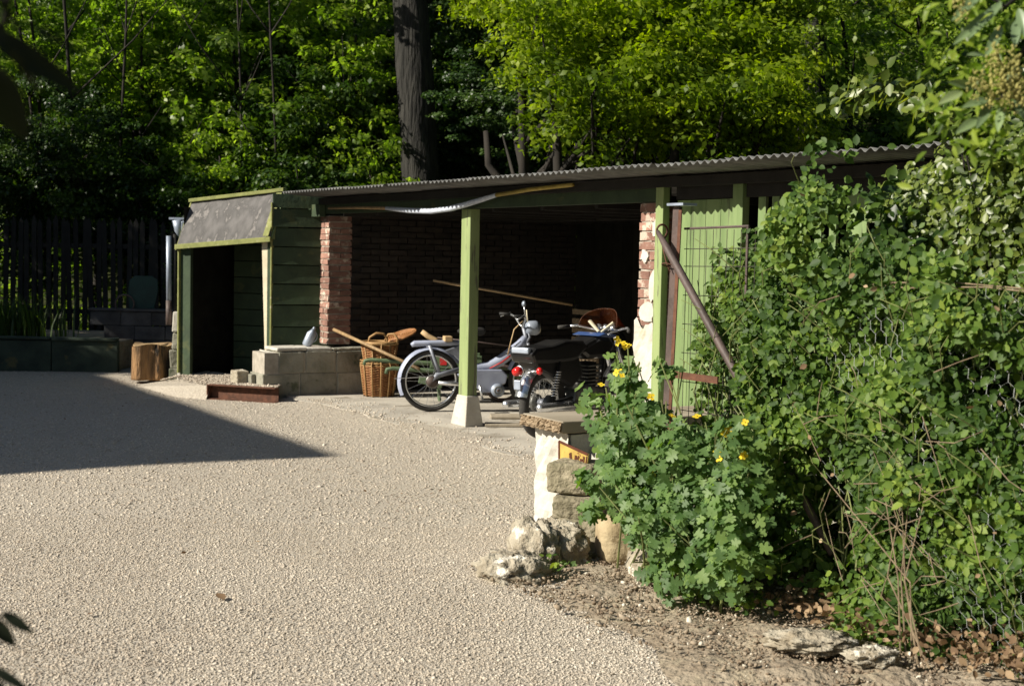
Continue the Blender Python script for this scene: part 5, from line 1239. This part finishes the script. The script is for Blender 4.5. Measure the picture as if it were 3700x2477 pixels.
for q_ in TREES: byg.setdefault(q_[0]['group'], []).append(q_)
LB = {g1: 'slender sunlit sapling left of the big trunk', g2: 'dark bushy tree around the big trunk', g3: 'bright yellow-green tree above the shed roof', g4: 'mid green tree behind the right shed end', g5: 'dark shrub above the picket fence', 'shade trees left of the yard': 'broad shade tree outside the left picture edge'}
for gk, lst in byg.items():
    el = sorted(lst, key=lambda q_: (q_[3] - 1.6) / q_[4]); h_ = len(el) // 2
    for nm_, row in ((('upper', el[h_:]), ('lower', el[:h_])) if len(el) > 5 else (('only', el),)):
        for k_, q_ in enumerate(sorted(row, key=lambda q_: q_[1])):
            q_[0]['label'] = LB[gk] + ', ' + ORD[k_] + ' from left' + (' in the %s row' % nm_ if nm_ != 'only' else '')
# unseen trees added round the viewer's side to keep open sky off the shed
for i, (x, y, z, k_, lab_) in enumerate(((9.0, 3.0, 5.5, 3.0, 'unseen tree added right of the yard to block sky light'), (7.5, -4.5, 5.5, 3.2, 'unseen tree added behind the viewer on the right to block sky light'), (1.5, -8.0, 6.0, 3.4, 'unseen tree added straight behind the viewer to block sky light'), (11.5, 9.0, 5.5, 2.8, 'unseen tree added beyond the right fence end to block sky light'))):
    t_ = thing('sky_blocker_tree', lab_, 'tree', (x, y, -.1)); obj('trunk', TR[2], t_, scale=(2, 2, 1.2)); obj('crown', CR['dark', i % 2], t_, (0, 0, z), scale=(k_, k_, k_ * .85))
def big_trunk(name, label, x, y, h, r, lean, m, fork=True, ivy=0):
    t_ = thing(name, label, 'tree', (x, y, hill(x, y) - .15), 0)
    b = MB(); n_ = 26; rows = 40
    for j in range(rows + 1):
        f = j / rows; rad = r * (1 + .35 * math.exp(-f * 14) - .25 * f)
        for i in range(n_):
            th = 2 * PI * i / n_; q_ = rad * (1 + .05 * math.sin(2 * th + f * 5) * math.sin(f * 11) + .03 * math.sin(9 * th + 3 * math.sin(f * 9)) + random.uniform(-.025, .025)); b.v.append((lean * f * f * .4 + lean * f * .6 + q_ * math.cos(th), q_ * math.sin(th), h * f))
    for j in range(rows):
        for i in range(n_): b.f.append((j * n_ + i, j * n_ + (i + 1) % n_, (j + 1) * n_ + (i + 1) % n_, (j + 1) * n_ + i))
    b.build('trunk', m, t_, True)
    for k_ in range(6):
        f = .72 + .05 * k_; a = 1.1 * k_; p = Vector((lean * f, 0, h * f)); l_ = 2.0
        MB().tube([p, p + Vector((math.cos(a) * l_ * .5, math.sin(a) * l_ * .5, .6)), p + Vector((math.cos(a) * l_, math.sin(a) * l_, 1.4))], [r * .4, r * .25, r * .12], 8).build('limb', m, t_, True)
    obj('crown', CR['dark', 0], t_, (lean, 0, h), scale=(1.6, 1.6, 1.1))
    if ivy:
        n = ivy; z_ = rng.uniform(.3, h * .8, n); th = rng.uniform(0, 2 * PI, n); rad = r * 1.02 + rng.exponential(.06, n)
        P = np.stack([lean * z_ / h + rad * np.cos(th), rad * np.sin(th), z_], 1)
        obj('ivy', leaves('ivy', P, np.stack([np.cos(th), np.sin(th), np.full(n, .4)], 1) + rng.normal(0, .4, (n, 3)), rng.uniform(.06, .11, n), T_DIA, 'leaf_mid'), t_, kind='stuff')
    return t_
big_trunk('old_tree', 'massive dark furrowed trunk rising behind the middle of the shed roof', -1.30, 22.0, 7.6, .33, -.55, 'bark')
big_trunk('ivy_tree', 'second thick trunk with ivy patches behind the right part of the shed', 4.55, 22.0, 7.5, .23, -.1, 'bark', ivy=700)
ft = thing('forked_tree', 'low dark trunk forking twice just right of the massive trunk', 'tree', (.35, 21.2, -.1), 0)
MB().tube([(-.1, 0, 0), (-.12, 0, 2.0), (-.2, 0, 2.9), (-.35, .05, 3.5), (-.3, .1, 4.4)], [.13, .11, .085, .07, .05], 9).build('trunk', 'bark_dark', ft, True)
MB().tube([(-.15, 0, 2.2), (-.55, 0, 2.75), (-.75, 0, 3.0), (-.8, .1, 3.5)], [.08, .07, .055, .04], 8).build('limb', 'bark_dark', ft, True)
MB().tube([(-.12, 0, 2.7), (.15, 0, 3.0), (.22, 0, 3.5), (.2, 0, 4.5)], [.08, .07, .05, .03], 8).build('limb', 'bark_dark', ft, True)
obj('crown', CR['dark', 1], ft, (-.4, .2, 4.1), scale=(.75, .6, .55))
# far wood behind everything: continuous leafy mass
n = 120000; y = rng.uniform(26, 42, n); x = rng.uniform(-.46, .46, n) * y
base = np.array([hill(a, b_) for a, b_ in zip(x[:2000], y[:2000])])
tt = (x + .39) * .866 + (y - 12.737) * .5; kk = np.maximum(0, np.maximum(tt - 5, y - 24)); hz = .55 * kk * kk / (kk + 1.5)
tree_id = np.sin(x * 1.7 + y * .3) * np.sin(y * 1.1 + x * .4)
z = hz + rng.uniform(0, 4.2, n) + tree_id * .9
k_ = np.sin(x * 3.3 + z * 2) * np.sin(z * 2.9 + y) < .55
P = np.stack([x, y, z], 1)[k_]
obj('far_wood', leaves('far_wood', P, rng.normal(0, .6, P.shape) + np.array([-.3, -.5, .7]), rng.uniform(.14, .24, len(P)), T_DIA, 'leaf_mid', np.clip(.45 + .3 * tree_id[k_] + rng.normal(0, .15, len(P)), 0, 1)), kind='stuff', label='continuous leafy mass of the wood far up the slope', cat='woodland')
# undergrowth behind the shed roof and at the foot of the slope
n = 26000; y = rng.uniform(19.5, 24, n); x = rng.uniform(-.42, .42, n) * y; tt = (x + .39) * .866 + (y - 12.737) * .5
k_ = (tt > 4.6) | (y > 21.8); x, y, tt = x[k_], y[k_], tt[k_]; n = len(x)
z = .55 * np.maximum(0, tt - 5) ** 2 / (np.maximum(0, tt - 5) + 1.5) + rng.random(n) ** 1.5 * (1.4 + .5 * np.sin(x * 2.2)) 
obj('undergrowth', leaves('undergrowth', np.stack([x, y, z], 1), rng.normal(0, .6, (n, 3)) + np.array([-.3, -.4, .7]), rng.uniform(.08, .14, n), T_DIA, 'leaf_mid'), kind='stuff', label='shaded leafy undergrowth at the foot of the wooded slope', cat='undergrowth')

# ------------------------------------------------------------------ near foliage framing the view
def big_leaf(par, base, tip, w, m, nrm=None, part='leaf'):
    base, tip = Vector(base), Vector(tip); d = tip - base; l_ = d.length; d.normalize(); nn = Vector(nrm or (0.1, -1, .15)); nn = (nn - d * nn.dot(d)).normalized(); x = d.cross(nn)
    b = MB(); rows = 12
    for j in range(rows + 1):
        f = j / rows; ww = w / 2 * math.sin(PI * min(1, f ** .8)) ** .7 if 0 < f < 1 else 0.001
        c_ = base + d * l_ * f - nn * (.10 * l_ * f * f)
        for u_ in (-1, -.5, 0, .5, 1): b.v.append(tuple(c_ + x * ww * u_ + nn * abs(u_) * ww * .25))
    for j in range(rows):
        for i in range(4): a = j * 5 + i; b.f.append((a, a + 1, a + 6, a + 5))
    me = b.mesh(part, m, True); a = me.attributes.new('tone', 'FLOAT', 'POINT'); a.data.foreach_set('value', [random.random()] * len(me.vertices))
    return obj(part, me, par)

TLv = [((-.49, 1.315, 1.797), (-.404, 1.341, 1.74), .024), ((-.485, 1.313, 1.765), (-.458, 1.339, 1.695), .034), ((-.465, 1.314, 1.778), (-.445, 1.341, 1.74), .010), ((-.45, 1.315, 1.8), (-.4, 1.344, 1.777), .007), ((-.498, 1.316, 1.813), (-.447, 1.343, 1.766), .012), ((-.482, 1.317, 1.833), (-.46, 1.345, 1.79), .008)]
nb = thing('near_laurel', 'almost black out-of-focus laurel leaves hanging into the top left corner', 'branch', (0, 0, 0))
for a_, b_, w_ in TLv: big_leaf(nb, a_, b_, w_, 'leaf_black')
MB().tube([(-.615, 1.362, 1.745), (-.517, 1.365, 1.80), (-.484, 1.35, 1.80), (-.47, 1.33, 1.835)], .004, 6).build('twig', 'bark_dark', nb, True)
nb = thing('near_weed', 'dark serrated leaf cluster poking in at the bottom left corner', 'branch', (0, 0, 0))
for a_, b_, w_ in (((-.694, 1.872, 1.102), (-.655, 1.87, 1.064), .022), ((-.674, 1.873, 1.108), (-.632, 1.871, 1.082), .016), ((-.70, 1.872, 1.096), (-.67, 1.871, 1.073), .016), ((-.693, 1.868, 1.038), (-.634, 1.866, 1.004), .014), ((-.687, 1.867, 1.023), (-.657, 1.865, .992), .01)):
    big_leaf(nb, a_, b_, w_, 'leaf_black', (.2, -1, .5))
MB().tube([(-.792, 1.869, 1.047), (-.71, 1.871, 1.085), (-.665, 1.873, 1.108)], .002, 6).build('twig', 'bark_dark', nb, True)
nb = thing('flowering_laurel', 'pale long-leaved evergreen with yellowish flower clusters at the top right corner', 'shrub', (0, 0, 0))
TRv = [((1.195, 3.647, 2.236), (1.092, 3.592, 2.149)), ((1.222, 3.649, 2.259), (1.125, 3.593, 2.166)), ((1.223, 3.645, 2.198), (1.169, 3.59, 2.118)), ((1.262, 3.646, 2.215), (1.24, 3.591, 2.145)), ((1.199, 3.633, 2.004), (1.151, 3.578, 1.94)), ((1.233, 3.633, 2.005), (1.2, 3.578, 1.933)), ((1.195, 3.633, 2.012), (1.116, 3.582, 1.992)), ((1.165, 3.65, 2.274), (1.085, 3.595, 2.209)), ((1.265, 3.648, 2.243), (1.271, 3.592, 2.158)), ((1.259, 3.633, 2.011), (1.27, 3.58, 1.962)), ((1.19, 3.64, 2.12), (1.125, 3.59, 2.123)), ((1.171, 3.63, 1.965), (1.101, 3.578, 1.926)), ((1.236, 3.636, 2.066), (1.278, 3.588, 2.093)), ((1.159, 3.635, 2.042), (1.082, 3.585, 2.051)), ((1.126, 3.634, 2.03), (1.056, 3.582, 1.999))]
for a_, b_ in TRv: big_leaf(nb, a_, b_, .026, 'leaf_pale', (random.uniform(-.7, .1), -1, random.uniform(.0, .7)))
MB().tube([(1.449, 3.704, 2.345), (1.285, 3.66, 2.14), (1.232, 3.65, 2.016), (1.164, 3.64, 2.0)], .005, 6).build('branch', 'bark_dark', nb, True)
MB().tube([(1.36, 3.704, 2.343), (1.238, 3.67, 2.251), (1.181, 3.66, 2.283)], .005, 6).build('branch', 'bark_dark', nb, True)
bud = MB().ell((0, 0, 0), .008, .008, .009, 7, 5)
for p in [(1.19, 3.589, 2.113), (1.207, 3.587, 2.081), (1.219, 3.585, 2.048), (1.181, 3.584, 2.031), (1.148, 3.585, 2.047), (1.225, 3.584, 2.021), (1.246, 3.586, 2.054), (1.106, 3.598, 2.244), (1.24, 3.589, 2.103), (1.252, 3.584, 2.027)]:
    b = MB()
    for q_ in range(70): c_ = Vector(p) + Vector((random.gauss(0, .011), random.gauss(0, .011), random.gauss(0, .022))); r_ = random.uniform(.002, .0042); b.ell(c_, r_, r_, r_ * 1.1, 6, 4)
    me = b.mesh('flower_cluster', 'blossom', True); a = me.attributes.new('tone', 'FLOAT', 'POINT'); a.data.foreach_set('value', [random.random()] * len(me.vertices)); obj('flower_cluster', me, nb, kind='stuff')
n = 420; P = np.array([1.24, 3.75, 2.08]) + rng.normal(0, 1, (n, 3)) * (.10, .06, .14)
obj('small_leaves', leaves('small_leaves', P, rng.normal(0, .6, (n, 3)) + np.array([-.5, -.7, .5]), rng.uniform(.035, .06, n), T_LONG, 'leaf_mid'), nb, kind='stuff')

# ------------------------------------------------------------------ the house whose shadow lies on the gravel
ho = thing('house', 'flat-roofed house standing left of the yard, outside the picture', 'house', L(0, 0, 0), RZ)
HC = (-1.04, -13.5)
MB().box(-16, HC[0] - .25, -24, HC[1] - .25, 0, 7.35).build('wall', 'house', ho)
MB().box(-16.2, HC[0], -24.2, HC[1], 7.352, 7.5).build('roof', 'felt', ho)
for i in range(3):
    for zq in (1.2, 4.4):
        x0 = -4.2 - 3.6 * i
        f = MB().box(x0, x0 + 1.2, HC[1] - .248, HC[1] - .20, zq, zq + 1.4).build('window', 'white_plaster', ho)
        MB().box(x0 + .08, x0 + 1.12, HC[1] - .198, HC[1] - .19, zq + .08, zq + 1.32).build('pane', 'glass', f)
